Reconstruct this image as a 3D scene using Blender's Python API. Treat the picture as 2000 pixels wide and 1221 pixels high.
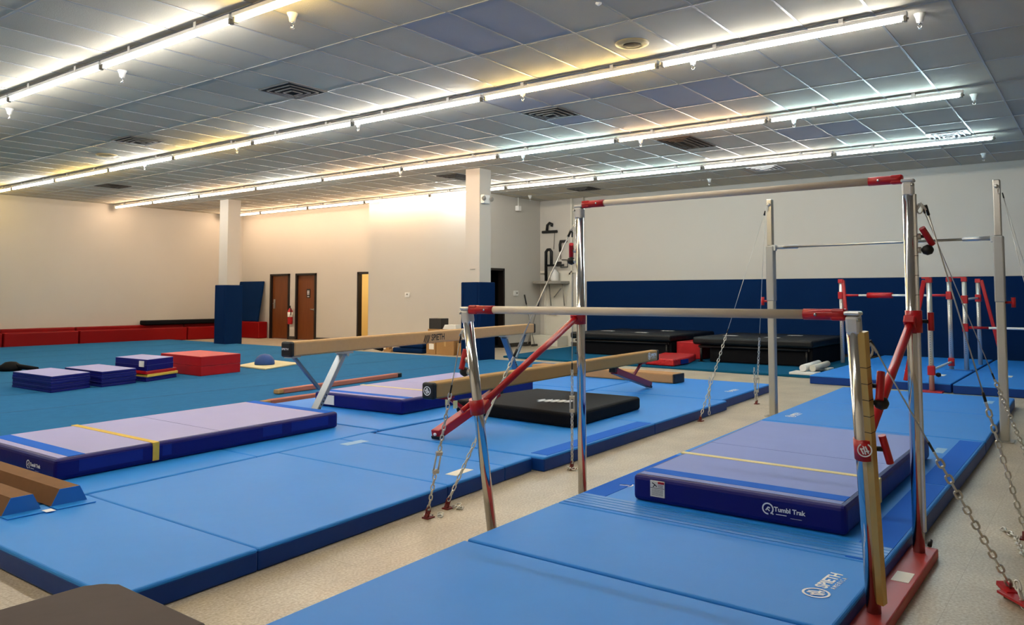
import bpy, bmesh, math, random
from mathutils import Vector, Matrix

# ------------------------------------------------------------------ scene, camera, light
for o in list(bpy.data.objects):
    bpy.data.objects.remove(o, do_unlink=True)
S = bpy.context.scene
COL = S.collection
rnd = random.Random(7)

S.view_settings.view_transform = 'Standard'
S.view_settings.look = 'None'
S.view_settings.gamma = 1.0
S.view_settings.use_curve_mapping = False
S.view_settings.exposure = 2.6
S.cycles.use_denoising = True
S.cycles.max_bounces = 8
S.cycles.diffuse_bounces = 5
S.cycles.glossy_bounces = 4
S.cycles.sample_clamp_indirect = 6.0
S.cycles.use_light_tree = True

TUBE = 11.5            # radiance of the fluorescent tubes

cam_d = bpy.data.cameras.new('camera')
cam = bpy.data.objects.new('camera', cam_d)
COL.objects.link(cam)
cam_d.sensor_width = 36.0
cam_d.lens = 27.911
cam_d.shift_y = -0.06025
cam_d.clip_start = 0.05
cam_d.clip_end = 200
_R = Matrix(((0.60098, -0.04481, -0.79801), (-0.79926, -0.03369, -0.60003), (0.0, 0.99843, -0.05607)))
cam.matrix_world = Matrix.Translation((0, 0, 1.45)) @ _R.to_4x4()
S.camera = cam

w = bpy.data.worlds.new('world')
S.world = w
w.use_nodes = True
w.node_tree.nodes['Background'].inputs[0].default_value = (0.5, 0.55, 0.6, 1)
w.node_tree.nodes['Background'].inputs[1].default_value = 0.05

# ------------------------------------------------------------------ materials
def lin(h):
    h = h.lstrip('#')
    out = []
    for i in (0, 2, 4):
        c = int(h[i:i+2], 16) / 255
        out.append(c / 12.92 if c <= 0.04045 else ((c + 0.055) / 1.055) ** 2.4)
    return (*out, 1)

def mat(name, col, rough=0.5, metal=0.0, spec=0.5, noise=0.0, nscale=8.0, bump=0.0, bscale=30.0, coat=0.0,
        stretch=None, emis=0.0):
    m = bpy.data.materials.new(name)
    m.use_nodes = True
    nt = m.node_tree
    b = nt.nodes['Principled BSDF']
    c = lin(col) if isinstance(col, str) else (*col, 1)
    b.inputs['Base Color'].default_value = c
    b.inputs['Roughness'].default_value = rough
    b.inputs['Metallic'].default_value = metal
    b.inputs['Specular IOR Level'].default_value = spec
    b.inputs['Coat Weight'].default_value = coat
    if emis:
        b.inputs['Emission Color'].default_value = c
        b.inputs['Emission Strength'].default_value = emis
    if noise or bump:
        tc = nt.nodes.new('ShaderNodeTexCoord')
        src = tc.outputs['Object']
        if stretch:
            mp = nt.nodes.new('ShaderNodeMapping')
            mp.inputs['Scale'].default_value = stretch
            nt.links.new(src, mp.inputs['Vector'])
            src = mp.outputs['Vector']
    if noise:
        n = nt.nodes.new('ShaderNodeTexNoise')
        n.inputs['Scale'].default_value = nscale
        n.inputs['Detail'].default_value = 5
        nt.links.new(src, n.inputs['Vector'])
        r = nt.nodes.new('ShaderNodeMix')
        r.data_type = 'RGBA'
        r.inputs['A'].default_value = tuple(max(0, x * (1 - noise)) for x in c[:3]) + (1,)
        r.inputs['B'].default_value = tuple(min(1, x * (1 + noise)) for x in c[:3]) + (1,)
        nt.links.new(n.outputs['Fac'], r.inputs['Factor'])
        nt.links.new(r.outputs['Result'], b.inputs['Base Color'])
    if bump:
        n2 = nt.nodes.new('ShaderNodeTexNoise')
        n2.inputs['Scale'].default_value = bscale
        n2.inputs['Detail'].default_value = 3
        nt.links.new(src, n2.inputs['Vector'])
        bp = nt.nodes.new('ShaderNodeBump')
        bp.inputs['Strength'].default_value = bump
        bp.inputs['Distance'].default_value = 0.02
        nt.links.new(n2.outputs['Fac'], bp.inputs['Height'])
        nt.links.new(bp.outputs['Normal'], b.inputs['Normal'])
    return m

def floor_mat():
    m = mat('vinyl_floor_tile', '#b5a58a', rough=0.38, spec=0.4)
    nt = m.node_tree
    b = nt.nodes['Principled BSDF']
    tc = nt.nodes.new('ShaderNodeTexCoord')
    n = nt.nodes.new('ShaderNodeTexNoise'); n.inputs['Scale'].default_value = 70; n.inputs['Detail'].default_value = 8
    n2 = nt.nodes.new('ShaderNodeTexNoise'); n2.inputs['Scale'].default_value = 2.2; n2.inputs['Detail'].default_value = 4
    cr = nt.nodes.new('ShaderNodeValToRGB')
    cr.color_ramp.elements[0].position = 0.30; cr.color_ramp.elements[0].color = lin('#a2957e')
    cr.color_ramp.elements[1].position = 0.68; cr.color_ramp.elements[1].color = lin('#cbc3b2')
    e = cr.color_ramp.elements.new(0.5); e.color = lin('#b8ad99')
    br = nt.nodes.new('ShaderNodeTexBrick')
    br.offset = 0.0
    br.inputs['Scale'].default_value = 1.0
    br.inputs['Brick Width'].default_value = 0.33; br.inputs['Row Height'].default_value = 0.33
    br.inputs['Mortar Size'].default_value = 0.0016
    br.inputs['Color1'].default_value = (1, 1, 1, 1); br.inputs['Color2'].default_value = (0.93, 0.92, 0.9, 1)
    br.inputs['Mortar'].default_value = (0.74, 0.7, 0.64, 1)
    mx = nt.nodes.new('ShaderNodeMix'); mx.data_type = 'RGBA'; mx.blend_type = 'MULTIPLY'; mx.inputs['Factor'].default_value = 1
    mx2 = nt.nodes.new('ShaderNodeMix'); mx2.data_type = 'RGBA'; mx2.blend_type = 'OVERLAY'; mx2.inputs['Factor'].default_value = 0.35
    for t in (n, n2, br):
        nt.links.new(tc.outputs['Object'], t.inputs['Vector'])
    nt.links.new(n.outputs['Fac'], cr.inputs['Fac'])
    nt.links.new(cr.outputs['Color'], mx.inputs['A'])
    nt.links.new(br.outputs['Color'], mx.inputs['B'])
    nt.links.new(mx.outputs['Result'], mx2.inputs['A'])
    nt.links.new(n2.outputs['Fac'], mx2.inputs['B'])
    nt.links.new(mx2.outputs['Result'], b.inputs['Base Color'])
    return m

def wood_mat(name, c1, c2):
    m = mat(name, c1, rough=0.35)
    nt = m.node_tree; b = nt.nodes['Principled BSDF']
    tc = nt.nodes.new('ShaderNodeTexCoord')
    mp = nt.nodes.new('ShaderNodeMapping'); mp.inputs['Scale'].default_value = (9, 9, 0.7)
    n = nt.nodes.new('ShaderNodeTexNoise'); n.inputs['Scale'].default_value = 2.5; n.inputs['Detail'].default_value = 6
    mx = nt.nodes.new('ShaderNodeMix'); mx.data_type = 'RGBA'
    mx.inputs['A'].default_value = lin(c1); mx.inputs['B'].default_value = lin(c2)
    nt.links.new(tc.outputs['Object'], mp.inputs['Vector']); nt.links.new(mp.outputs['Vector'], n.inputs['Vector'])
    nt.links.new(n.outputs['Fac'], mx.inputs['Factor']); nt.links.new(mx.outputs['Result'], b.inputs['Base Color'])
    return m

def emit(name, col, strength):
    m = bpy.data.materials.new(name); m.use_nodes = True
    nt = m.node_tree; nt.nodes.clear()
    e = nt.nodes.new('ShaderNodeEmission'); o = nt.nodes.new('ShaderNodeOutputMaterial')
    e.inputs[0].default_value = (*col, 1); e.inputs[1].default_value = strength
    nt.links.new(e.outputs[0], o.inputs[0])
    return m

M = dict(
    floor=floor_mat(),
    wall=mat('wall_paint', '#c5c0b6', rough=0.7, spec=0.25, noise=0.03, nscale=0.6, bump=0.03, bscale=60),
    tile=mat('ceiling_tile', '#c6bfad', rough=0.9, spec=0.1, noise=0.05, nscale=3, bump=0.15, bscale=90),
    tile_b=mat('ceiling_tile_replaced', '#acadb1', rough=0.9, spec=0.1, noise=0.05, nscale=3, bump=0.15, bscale=90),
    tile_c=mat('ceiling_tile_grey', '#bdb6a5', rough=0.9, spec=0.1, noise=0.05, nscale=3, bump=0.15, bscale=90),
    tbar=mat('ceiling_t_bar', '#9a9b9b', rough=0.3, spec=0.6),
    lamp_white=mat('lamp_housing_white', '#e6e4e4', rough=0.4),
    white=mat('white_plastic', '#e4e3de', rough=0.45),
    offwhite=mat('off_white_paint', '#d6d2c4', rough=0.55),
    paper=mat('paper_label', '#eceae2', rough=0.7),
    ink=mat('white_print', '#f1f4f8', rough=0.5),
    black_ink=mat('black_print', '#15110f', rough=0.6),
    navy=mat('navy_vinyl', '#0a1f63', rough=0.4, spec=0.4, noise=0.08, nscale=2, bump=0.08, bscale=7),
    pad_navy=mat('dark_navy_pad_vinyl', '#02234c', rough=0.75, spec=0.08, noise=0.08, nscale=1.5, bump=0.06, bscale=5),
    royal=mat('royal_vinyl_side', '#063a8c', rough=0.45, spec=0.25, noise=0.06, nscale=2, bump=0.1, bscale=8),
    strip=mat('bright_blue_hook_strip', '#0a66d8', rough=0.8, spec=0.2),
    mat_blue=mat('landing_mat_top_vinyl', '#2788e6', rough=0.52, spec=0.22, noise=0.05, nscale=2.2, bump=0.10, bscale=5),
    flap=mat('landing_mat_flap_vinyl', '#2484dc', rough=0.38, spec=0.4, noise=0.06, nscale=3, bump=0.35, bscale=9, stretch=(3.2, 0.6, 1)),
    lav=mat('lavender_grey_mat_top', '#8598da', rough=0.6, spec=0.2, noise=0.05, nscale=2.5, bump=0.06, bscale=6),
    lav_light=mat('pale_lavender_mat_top', '#9a9bd2', rough=0.5, spec=0.35, noise=0.05, nscale=2.5, bump=0.06, bscale=6),
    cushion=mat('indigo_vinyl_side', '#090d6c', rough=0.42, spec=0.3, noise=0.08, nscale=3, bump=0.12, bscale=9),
    patch=mat('blue_vinyl_patch', '#0c2484', rough=0.5, spec=0.3),
    yellow=mat('yellow_webbing', '#d8b748', rough=0.7, noise=0.12, nscale=30),
    pale_yellow=mat('pale_yellow_webbing', '#e3d9a0', rough=0.7),
    carpet=mat('teal_blue_carpet', '#2a6c9b', rough=0.95, spec=0.08, noise=0.14, nscale=9, bump=0.25, bscale=300),
    carpet_dark=mat('teal_carpet_runner', '#125578', rough=0.95, spec=0.08, noise=0.12, nscale=12, bump=0.25, bscale=300),
    black=mat('black_fabric', '#090a0f', rough=0.7, spec=0.15, noise=0.1, nscale=6, bump=0.08, bscale=12),
    black_v=mat('black_vinyl_cover', '#0c1012', rough=0.45, spec=0.3, noise=0.1, nscale=6, bump=0.35, bscale=5),
    charcoal=mat('charcoal_fabric', '#4a4140', rough=0.7, spec=0.25, noise=0.08, nscale=5, bump=0.1, bscale=8),
    red=mat('red_vinyl', '#ad0a12', rough=0.42, spec=0.4, noise=0.08, nscale=3, bump=0.12, bscale=6),
    red_dark=mat('deep_red_vinyl', '#840406', rough=0.5, spec=0.2, noise=0.08, nscale=2, bump=0.15, bscale=4),
    red_paint=mat('red_powder_coat', '#b5121d', rough=0.32, spec=0.5),
    red_beam=mat('brick_red_powder_coat', '#a83532', rough=0.45, spec=0.4),
    maroon=mat('maroon_powder_coat', '#8a1022', rough=0.35, spec=0.5),
    chrome=mat('chrome', '#d2d2d2', rough=0.12, metal=1.0),
    steel=mat('brushed_steel', '#b3b2ad', rough=0.28, metal=1.0),
    galv=mat('galvanised_steel', '#cfcec8', rough=0.32, metal=0.6),
    grey_post=mat('grey_painted_steel', '#a6a8a6', rough=0.38, metal=0.35),
    gold_reflection_strip=mat('gold_reflection_and_sticker', '#c4a25a', rough=0.35, metal=0.3),
    rail=mat('beige_fibreglass_rail', '#d6c9b6', rough=0.5, noise=0.06, nscale=10),
    alu=mat('aluminium_leg', '#b9bfc4', rough=0.35, metal=0.75),
    blue_grey=mat('blue_grey_steel', '#6f8598', rough=0.4, metal=0.5),
    suede=mat('tan_suede_beam', '#ab8a5c', rough=0.85, spec=0.15, noise=0.06, nscale=20),
    suede_l=mat('pale_tan_suede_beam', '#c2a075', rough=0.8, spec=0.15, noise=0.06, nscale=20),
    light_blue=mat('pale_blue_label', '#86b6e4', rough=.6),
    piping=mat('indigo_piping', '#34388f', rough=.5),
    post_light=mat('pale_grey_steel', '#bdbbae', rough=.35, metal=.4),
    suede_b=mat('light_tan_suede', '#b98f63', rough=0.85, spec=0.15, noise=0.06, nscale=20),
    brown_foam=mat('brown_suede_foam_beam', '#7c5b3e', rough=0.8, spec=0.15, noise=0.1, nscale=14),
    foam_end=mat('blue_vinyl_end', '#2a74c4', rough=0.45),
    pink=mat('pink_suede_beam', '#b77566', rough=0.8, spec=0.15, noise=0.06, nscale=20),
    rubber=mat('black_rubber', '#0c0c0d', rough=0.5),
    cream=mat('cream_foam', '#d9cfa6', rough=0.85),
    ball=mat('blue_ball_rubber', '#15478f', rough=0.5),
    wood=wood_mat('brown_door_wood', '#5a2c10', '#7a431c'),
    frame=mat('dark_door_frame', '#140d0b', rough=0.45),
    base_b=mat('dark_vinyl_baseboard', '#3a352f', rough=0.6),
    cardboard=mat('cardboard', '#a37d4e', rough=0.85, noise=0.06, nscale=12),
    tape=mat('brown_tape', '#b89763', rough=0.4),
    grey_pl=mat('grey_plastic', '#8d8980', rough=0.6),
    dark_pl=mat('dark_grey_plastic', '#2e2b28', rough=0.55),
    vent=mat('vent_metal_grey', '#64676b', rough=0.4, metal=0.4),
    vent_dark=mat('vent_shadow_black', '#0b0b0c', rough=0.8),
    vent_brown=mat('vent_brown', '#4a3a2c', rough=0.7),
    tan_pl=mat('tan_plastic', '#b5a37a', rough=0.5),
    green=mat('green_paint', '#66b184', rough=0.6),
    bath=mat('cream_bathroom_wall', '#dcc48c', rough=0.6),
    alu_cap=mat('cast_aluminium_cap', '#d9dadb', rough=.3, metal=.45),
    anchor=mat('dark_red_anchor', '#6d1210', rough=.5),
    void=mat('painted_room_darkness', '#0a0a0b', rough=0.9),
)
TC = dict(
    w=emit('tube_neutral_white', (1.0, 0.97, 0.92), TUBE),
    y=emit('tube_yellow_white', (1.0, 0.72, 0.28), TUBE * 0.95),
    p=emit('tube_pink_white', (1.0, 0.70, 0.47), TUBE),
    c=emit('tube_cool_white', (0.66, 0.92, 1.0), TUBE),
)

# ------------------------------------------------------------------ mesh helpers
def frame_of(d, up=None):
    d = d.normalized()
    if up is None:
        up = Vector((0, 0, 1)) if abs(d.z) < 0.95 else Vector((1, 0, 0))
    x = d.cross(up).normalized()
    y = x.cross(d).normalized()
    return x, y, d

class MB:
    def __init__(self):
        self.bm = bmesh.new()
        self.mi = 0
    def _merge(self, t, smooth=False):
        for f in t.faces:
            f.material_index = self.mi
            f.smooth = smooth
        me = bpy.data.meshes.new('tmp'); t.to_mesh(me); t.free()
        self.bm.from_mesh(me); bpy.data.meshes.remove(me)
        return self
    def prism(self, pts, z0, z1, bev=0.0, seg=2):
        t = bmesh.new()
        a = sum(pts[i][0]*pts[(i+1) % len(pts)][1] - pts[(i+1) % len(pts)][0]*pts[i][1] for i in range(len(pts)))
        if a < 0: pts = pts[::-1]
        lo = [t.verts.new((p[0], p[1], z0)) for p in pts]
        hi = [t.verts.new((p[0], p[1], z1)) for p in pts]
        t.faces.new(lo[::-1]); t.faces.new(hi)
        n = len(pts)
        for i in range(n):
            t.faces.new((lo[i], lo[(i+1) % n], hi[(i+1) % n], hi[i]))
        if bev:
            bmesh.ops.bevel(t, geom=list(t.edges), offset=bev, segments=seg, affect='EDGES', profile=0.5)
        return self._merge(t)
    def box(self, x0, x1, y0, y1, z0, z1, bev=0.0, seg=2):
        return self.prism([(x0, y0), (x1, y0), (x1, y1), (x0, y1)], z0, z1, bev, seg)
    def bar(self, p0, p1, w, h, up=None, bev=0.0):          # rectangular bar between two points
        p0, p1 = Vector(p0), Vector(p1)
        x, y, d = frame_of(p1 - p0, Vector(up) if up else None)
        t = bmesh.new()
        q = []
        for p in (p0, p1):
            q.append([t.verts.new(p + x*(sx*w/2) + y*(sy*h/2)) for sx, sy in ((-1, -1), (1, -1), (1, 1), (-1, 1))])
        a, b = q
        t.faces.new(a); t.faces.new(b[::-1])
        for i in range(4):
            t.faces.new((a[i], b[i], b[(i+1) % 4], a[(i+1) % 4]))
        bmesh.ops.recalc_face_normals(t, faces=list(t.faces))
        if bev:
            bmesh.ops.bevel(t, geom=list(t.edges), offset=bev, segments=2, affect='EDGES', profile=0.5)
        return self._merge(t)
    def tube(self, pts, r, n=12, closed=False, r2=None, oval=1.0, up=None):
        pts = [Vector(p) for p in pts]
        t = bmesh.new()
        rings = []
        m = len(pts)
        px = None
        for i, p in enumerate(pts):
            if closed:
                d = pts[(i+1) % m] - pts[i-1]
            else:
                d = pts[min(i+1, m-1)] - pts[max(i-1, 0)]
            d = d.normalized()
            if px is None:
                x, y, _ = frame_of(d, Vector(up) if up else None)
            else:
                x = (px - d * px.dot(d)).normalized(); y = d.cross(x).normalized() * -1
                y = x.cross(d).normalized()
            px = x
            rr = r if r2 is None else r + (r2 - r) * i / (m - 1)
            rings.append([t.verts.new(p + x*(math.cos(2*math.pi*k/n)*rr) + y*(math.sin(2*math.pi*k/n)*rr*oval)) for k in range(n)])
        for i in range(m if closed else m - 1):
            a, b = rings[i], rings[(i+1) % m]
            for k in range(n):
                t.faces.new((a[k], a[(k+1) % n], b[(k+1) % n], b[k]))
        if not closed:
            t.faces.new(rings[0][::-1]); t.faces.new(rings[-1])
        bmesh.ops.recalc_face_normals(t, faces=list(t.faces))
        for f in t.faces: f.material_index = self.mi
        cap = [f for f in t.faces if len(f.verts) > 4]
        for f in t.faces: f.smooth = len(f.verts) <= 4
        me = bpy.data.meshes.new('tmp'); t.to_mesh(me); t.free()
        self.bm.from_mesh(me); bpy.data.meshes.remove(me)
        return self
    def lathe(self, c, prof, n=20, axis=(0, 0, 1)):          # prof: (radius, along axis)
        c = Vector(c)
        x, y, d = frame_of(Vector(axis))
        t = bmesh.new(); rings = []
        for r, h in prof:
            rings.append([t.verts.new(c + d*h + x*(math.cos(2*math.pi*k/n)*max(r, 1e-4)) + y*(math.sin(2*math.pi*k/n)*max(r, 1e-4))) for k in range(n)])
        for a, b in zip(rings, rings[1:]):
            for k in range(n):
                t.faces.new((a[k], a[(k+1) % n], b[(k+1) % n], b[k]))
        t.faces.new(rings[0][::-1]); t.faces.new(rings[-1])
        bmesh.ops.recalc_face_normals(t, faces=list(t.faces))
        return self._merge(t, True)
    def quad(self, *p):
        vs = [self.bm.verts.new(Vector(q)) for q in p]
        f = self.bm.faces.new(vs); f.material_index = self.mi
        return self
    def build(self, name, m, parent=None):
        me = bpy.data.meshes.new(name)
        off = Vector((0, 0, 0))
        p = parent
        while p is not None:
            off += p.location; p = p.parent
        if off.length: bmesh.ops.translate(self.bm, verts=list(self.bm.verts), vec=-off)
        self.bm.to_mesh(me); self.bm.free()
        for k in (m if isinstance(m, (list, tuple)) else [m]): me.materials.append(k)
        o = bpy.data.objects.new(name, me)
        COL.objects.link(o)
        if parent is not None: o.parent = parent
        return o

def tag(o, label, cat, group=None, kind=None):
    o['label'] = label; o['category'] = cat
    if group: o['group'] = group
    if kind: o['kind'] = kind
    return o
def thing(name, label, cat, loc, group=None):
    o = bpy.data.objects.new(name, None); COL.objects.link(o)
    o.location = loc; o.empty_display_size = 0.1
    return tag(o, label, cat, group)
def struct(name, mb, m, parent=None):
    o = mb.build(name, m, parent)
    if parent is None: o['kind'] = 'structure'
    return o
def one(name, label, cat, mb, m, group=None):
    return tag(mb.build(name, m), label, cat, group)

def text(name, body, origin, xdir, updir, size, m, parent, extra=None, bold=0.0, depth=0.0012, squeeze=1.0):
    cu = bpy.data.curves.new('t', 'FONT'); cu.body = body; cu.size = size; cu.offset = bold; cu.extrude = depth / 2
    cu.resolution_u = 3
    to = bpy.data.objects.new('t', cu); COL.objects.link(to)
    dg = bpy.context.evaluated_depsgraph_get(); dg.update()
    me = bpy.data.meshes.new_from_object(to.evaluated_get(dg))
    bpy.data.objects.remove(to, do_unlink=True)
    x = Vector(xdir).normalized(); u = Vector(updir); u = (u - x * u.dot(x)).normalized(); n = x.cross(u)
    mb = MB()
    mb.bm.from_mesh(me); bpy.data.meshes.remove(me)
    R = Matrix((x, u, n)).transposed().to_4x4()
    bmesh.ops.transform(mb.bm, matrix=Matrix.Translation(Vector(origin)) @ R @ Matrix.Diagonal((squeeze, 1, 1, 1)), verts=list(mb.bm.verts))
    if extra: extra(mb, Vector(origin), x, u, n)
    for f in mb.bm.faces: f.material_index = 0
    return mb.build(name, m, parent)

def flat_ring(mb, c, x, u, n, r0, r1, a0=0, a1=360, seg=24, d=0.0008):
    for k in range(seg):
        t0 = math.radians(a0 + (a1-a0)*k/seg); t1 = math.radians(a0 + (a1-a0)*(k+1)/seg)
        p = [c + x*(math.cos(t)*r) + u*(math.sin(t)*r) + n*d for t, r in ((t0, r0), (t0, r1), (t1, r1), (t1, r0))]
        mb.quad(*p)
SK = [0]
def stroke(mb, a, b, wd, x, u, n, c, d=0.0009):
    SK[0] = (SK[0] + 1) % 7; d = d + SK[0]*0.00012
    a = Vector(a); b = Vector(b); e = (b - a).normalized(); s = Vector((-e.y, e.x)) * wd/2
    P = [a + s, a - s, b - s, b + s]
    mb.quad(*[c + x*p.x + u*p.y + n*d for p in P])
def emblem(mb, c, x, u, n, r):                               # round badge with slanted strokes
    flat_ring(mb, c, x, u, n, r*0.82, r)
    for q in ((-.55, .25, -.15, -.6), (-.2, .62, .12, -.62), (.05, .6, .5, -.45)):
        stroke(mb, (q[0]*r, q[1]*r), (q[2]*r, q[3]*r), r*.2, x, u, n, c)
    stroke(mb, (-.62*r, .1*r), (.0*r, .18*r), r*.16, x, u, n, c)
    stroke(mb, (.02*r, -.2*r), (.6*r, -.1*r), r*.16, x, u, n, c)
def maker_print(name, c, x, u, s, m, parent):                # badge + SPIETH + small line
    def ex(mb, o, x, u, n): emblem(mb, o - x*s*1.3 + u*s*0.25, x, u, n, s*0.98)
    text(name, 'SPIETH', c, x, u, s*1.25, m, parent, ex, bold=s*0.03)
    text(name, 'A M E R I C A', Vector(c) - Vector(u).normalized()*s*0.55 + Vector(x).normalized()*s*0.2, x, u, s*0.5, m, parent)
def track_print(c, x, u, s, m, parent):                      # badge + two words + underline
    def ex(mb, o, x, u, n):
        cc = o - x*s*1.0 + u*s*0.25
        flat_ring(mb, cc, x, u, n, s*0.72, s*0.95, 300, 635)
        for q in ((-.35, -.3, .1, .3), (.1, .3, .35, .1), (-.1, .0, .3, -.35)):
            stroke(mb, (q[0]*s, q[1]*s), (q[2]*s, q[3]*s), s*.2, x, u, n, cc)
        stroke(mb, (.62*s, -.62*s), (.9*s, -.8*s), s*.2, x, u, n, cc)
        stroke(mb, (.3*s, -.45*s), (2.0*s, -.45*s), s*.12, x, u, n, o)
        stroke(mb, (2.6*s, -.75*s), (4.4*s, -.75*s), s*.05, x, u, n, o)
    text('maker_logo', 'Tumbl Trak', c, x, u, s*1.02, m, parent, ex, bold=s*0.03)

def chain(mb, p0, p1, L=0.052, wd=0.030, r=0.0046, sag=0.0):
    p0, p1 = Vector(p0), Vector(p1)
    D = (p1 - p0).length
    pitch = L - 2.2*r
    k = max(1, int(round(D / pitch)))
    def P(t): 
        q = p0.lerp(p1, t); q.z -= sag * 4 * t * (1-t); return q
    for i in range(k):
        a, b = P(i / k), P((i+1) / k)
        c = (a + b) / 2; d = (b - a)
        x, y, d = frame_of(d)
        side = (x + y) if i % 2 else (x - y)
        side = side.normalized()
        hl = L/2 - wd/2
        pts = []
        for j in range(5):
            t = math.pi * j / 4 - math.pi/2
            pts.append(c + d*(hl + math.cos(t)*(wd/2 - r)) + side*(math.sin(t)*(wd/2 - r)))
        for j in range(5):
            t = math.pi * j / 4 + math.pi/2
            pts.append(c + d*(-hl + math.cos(t)*(wd/2 - r)) + side*(math.sin(t)*(wd/2 - r)))
        mb.tube(pts, r, 6, closed=True)
def heap(mb, c, n=9, L=0.05):
    c = Vector(c)
    for i in range(n):
        a = rnd.uniform(0, 6.28); q = c + Vector((rnd.uniform(-.06, .06), rnd.uniform(-.06, .06), 0.008 + 0.012*rnd.random()))
        chain(mb, q, q + Vector((math.cos(a), math.sin(a), rnd.uniform(-.1, .25))).normalized()*0.043, L)
def turnbuckle(mb, p0, p1, wd=0.03, r=0.0055):
    p0, p1 = Vector(p0), Vector(p1)
    x, y, d = frame_of(p1 - p0)
    L = (p1 - p0).length
    a, b = p0 + d*L*.12, p1 - d*L*.12
    for s in (-1, 1): mb.tube([a + x*(s*wd/2), b + x*(s*wd/2)], r, 8)
    for q in (a, b): mb.bar(q - d*.012, q + d*.012, wd + .012, .018)
    for q, e in ((p0, a), (p1, b)): mb.tube([q, e + (e-q)*.8], r*.9, 8)

def guy(root, top, anchor, f_cable, f_tb=None, crad=0.0032, L=0.052, wire=0.0046, cable_mat='galv', heap_n=0, tail=None):
    top, anchor = Vector(top), Vector(anchor)
    A = anchor + Vector((0, 0, 0.05))
    c = MB(); e = top.lerp(A, f_cable)
    d = (A - top).normalized()
    c.tube([top, e - d*.05], crad, 6)
    cab = c.build('guy_cable', M[cable_mat], root)
    f = MB(); f.tube([e - d*.09, e - d*.03], crad*1.8, 8); f.build('crimp', M['rubber'], cab)
    f = MB(); f.tube([top, top + d*.06], crad*1.8, 8); f.build('crimp', M['rubber'], cab)
    q = e - d*.03
    runs = [(q, A)]
    if f_tb:
        t0, t1 = top.lerp(A, f_tb[0]), top.lerp(A, f_tb[1])
        runs = [(q, t0), (t1, A)]
        tb = MB(); turnbuckle(tb, t0, t1); tb.build('turnbuckle', M['galv'], cab)
    for u, v in runs:
        ch = MB(); chain(ch, u, v, L, L*.58, wire); ch.build('chain', M['galv'], cab)
    if heap_n:
        ch = MB(); heap(ch, anchor + Vector((0.02, -0.03 if anchor.y > 2 else 0.03, 0.0)), heap_n, L); ch.build('chain_end', M['galv'], cab)
    if tail:
        ch = MB(); chain(ch, Vector(tail[0]), Vector(tail[1]), L, L*.58, wire); ch.build('chain_end', M['galv'], cab)
    an = MB()
    an.box(anchor.x-.035, anchor.x+.035, anchor.y-.028, anchor.y+.028, 0.0005, .010, .003)
    an.bar(anchor + Vector((-.02, 0, .01)), anchor + Vector((.0, 0, .045)), .03, .014)
    an.tube([A + Vector((math.cos(t)*.02, 0, math.sin(t)*.02)) for t in [k*math.pi/6 for k in range(12)]], .005, 6, closed=True)
    an.build('floor_anchor', M['anchor'], root)
    return cab

# ------------------------------------------------------------------ room shell
H = 4.25
X0, X1, Y0, Y1 = -3.0, 19.35, -4.0, 24.5
struct('floor', MB().box(X0 - .2, X1 + 2.5, Y0 - .2, Y1 + .2, -0.1, 0.0), M['floor'])

cl = MB()
gx = [-1.96, -.67, .62, 1.91, 3.20, 4.49, 5.78, 7.07, 8.36, 9.64, 10.88, 12.09, 13.30, 14.5, 15.7, 16.9, 18.1]
gy = [1.12 + 0.671*k for k in range(-9, 37)]
xs = [X0 - .2] + [g for g in gx if X0 < g < X1 + 2] + [X1 + 2.5]
ys = [Y0 - .2] + [g for g in gy if Y0 < g < Y1] + [Y1 + .2]
blue_tiles = {(8.36, 5.82), (9.65, 4.47), (9.65, 3.8), (8.36, 5.15), (8.36, 6.49), (9.65, 6.49), (13.3, 3.13), (13.3, 3.8), (5.78, 4.5), (5.78, 5.1)}
for a, b in zip(xs, xs[1:]):
    for c, d in zip(ys, ys[1:]):
        cl.mi = 0
        if any(abs(a - q[0]) < .3 and abs(c - q[1]) < .2 for q in blue_tiles): cl.mi = 1
        elif rnd.random() < .12: cl.mi = 2
        z = H + rnd.uniform(0, 0.004)
        cl.quad((a, c, z), (a, d, z), (b, d, z), (b, c, z))
cl.mi = 3
for g in xs[1:-1]: cl.box(g - .013, g + .013, Y0, Y1, H - .005, H + .02)
for g in ys[1:-1]: cl.box(X0, X1 + 1.5, g - .012, g + .012, H - .0045, H + .02)
cl.mi = 0
cl.box(X0 - .2, X1 + 2.5, Y0 - .2, Y1 + .2, H + .03, H + .1)
struct('ceiling', cl, [M['tile'], M['tile_b'], M['tile_c'], M['tbar']])

struct('wall_left', MB().box(X0, 16.8, Y1, Y1 + .2, 0, H), M['wall'])
bw = MB()                                                    # wall with the doors
for y0, y1, z0, z1 in ((17.24, 17.45, 0, H), (17.45, 18.50, 2.17, H), (18.50, 20.44, 0, H), (20.44, 21.48, 2.17, H),
                       (21.48, 21.80, 0, H), (21.80, 22.84, 2.17, H), (22.84, Y1, 0, H)):
    bw.box(16.7, 16.8, y0, y1, z0, z1)
struct('wall_back', bw, M['wall'])
pw = MB()                                                    # projecting block: front, and side with a doorway
pw.box(16.1, 16.25, 13.5, 17.38, 0, H)
pw.box(16.25, 16.7, 17.24, 17.38, 0, H)
for x0, x1, z0, z1 in ((16.25, 16.74, 0, H), (16.74, 17.54, 2.17, H), (17.54, 19.35, 0, H)):
    pw.box(x0, x1, 13.5, 13.65, z0, z1)
struct('wall_partition', pw, M['wall'])
struct('wall_right', MB().box(X1, X1 + .2, Y0, 13.65, 0, H), M['wall'])
struct('wall_front', MB().box(X0, X1, Y0 - .2, Y0, 0, H), M['wall'])
struct('wall_rear', MB().box(X0 - .2, X0, Y0, Y1, 0, H), M['wall'])
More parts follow.
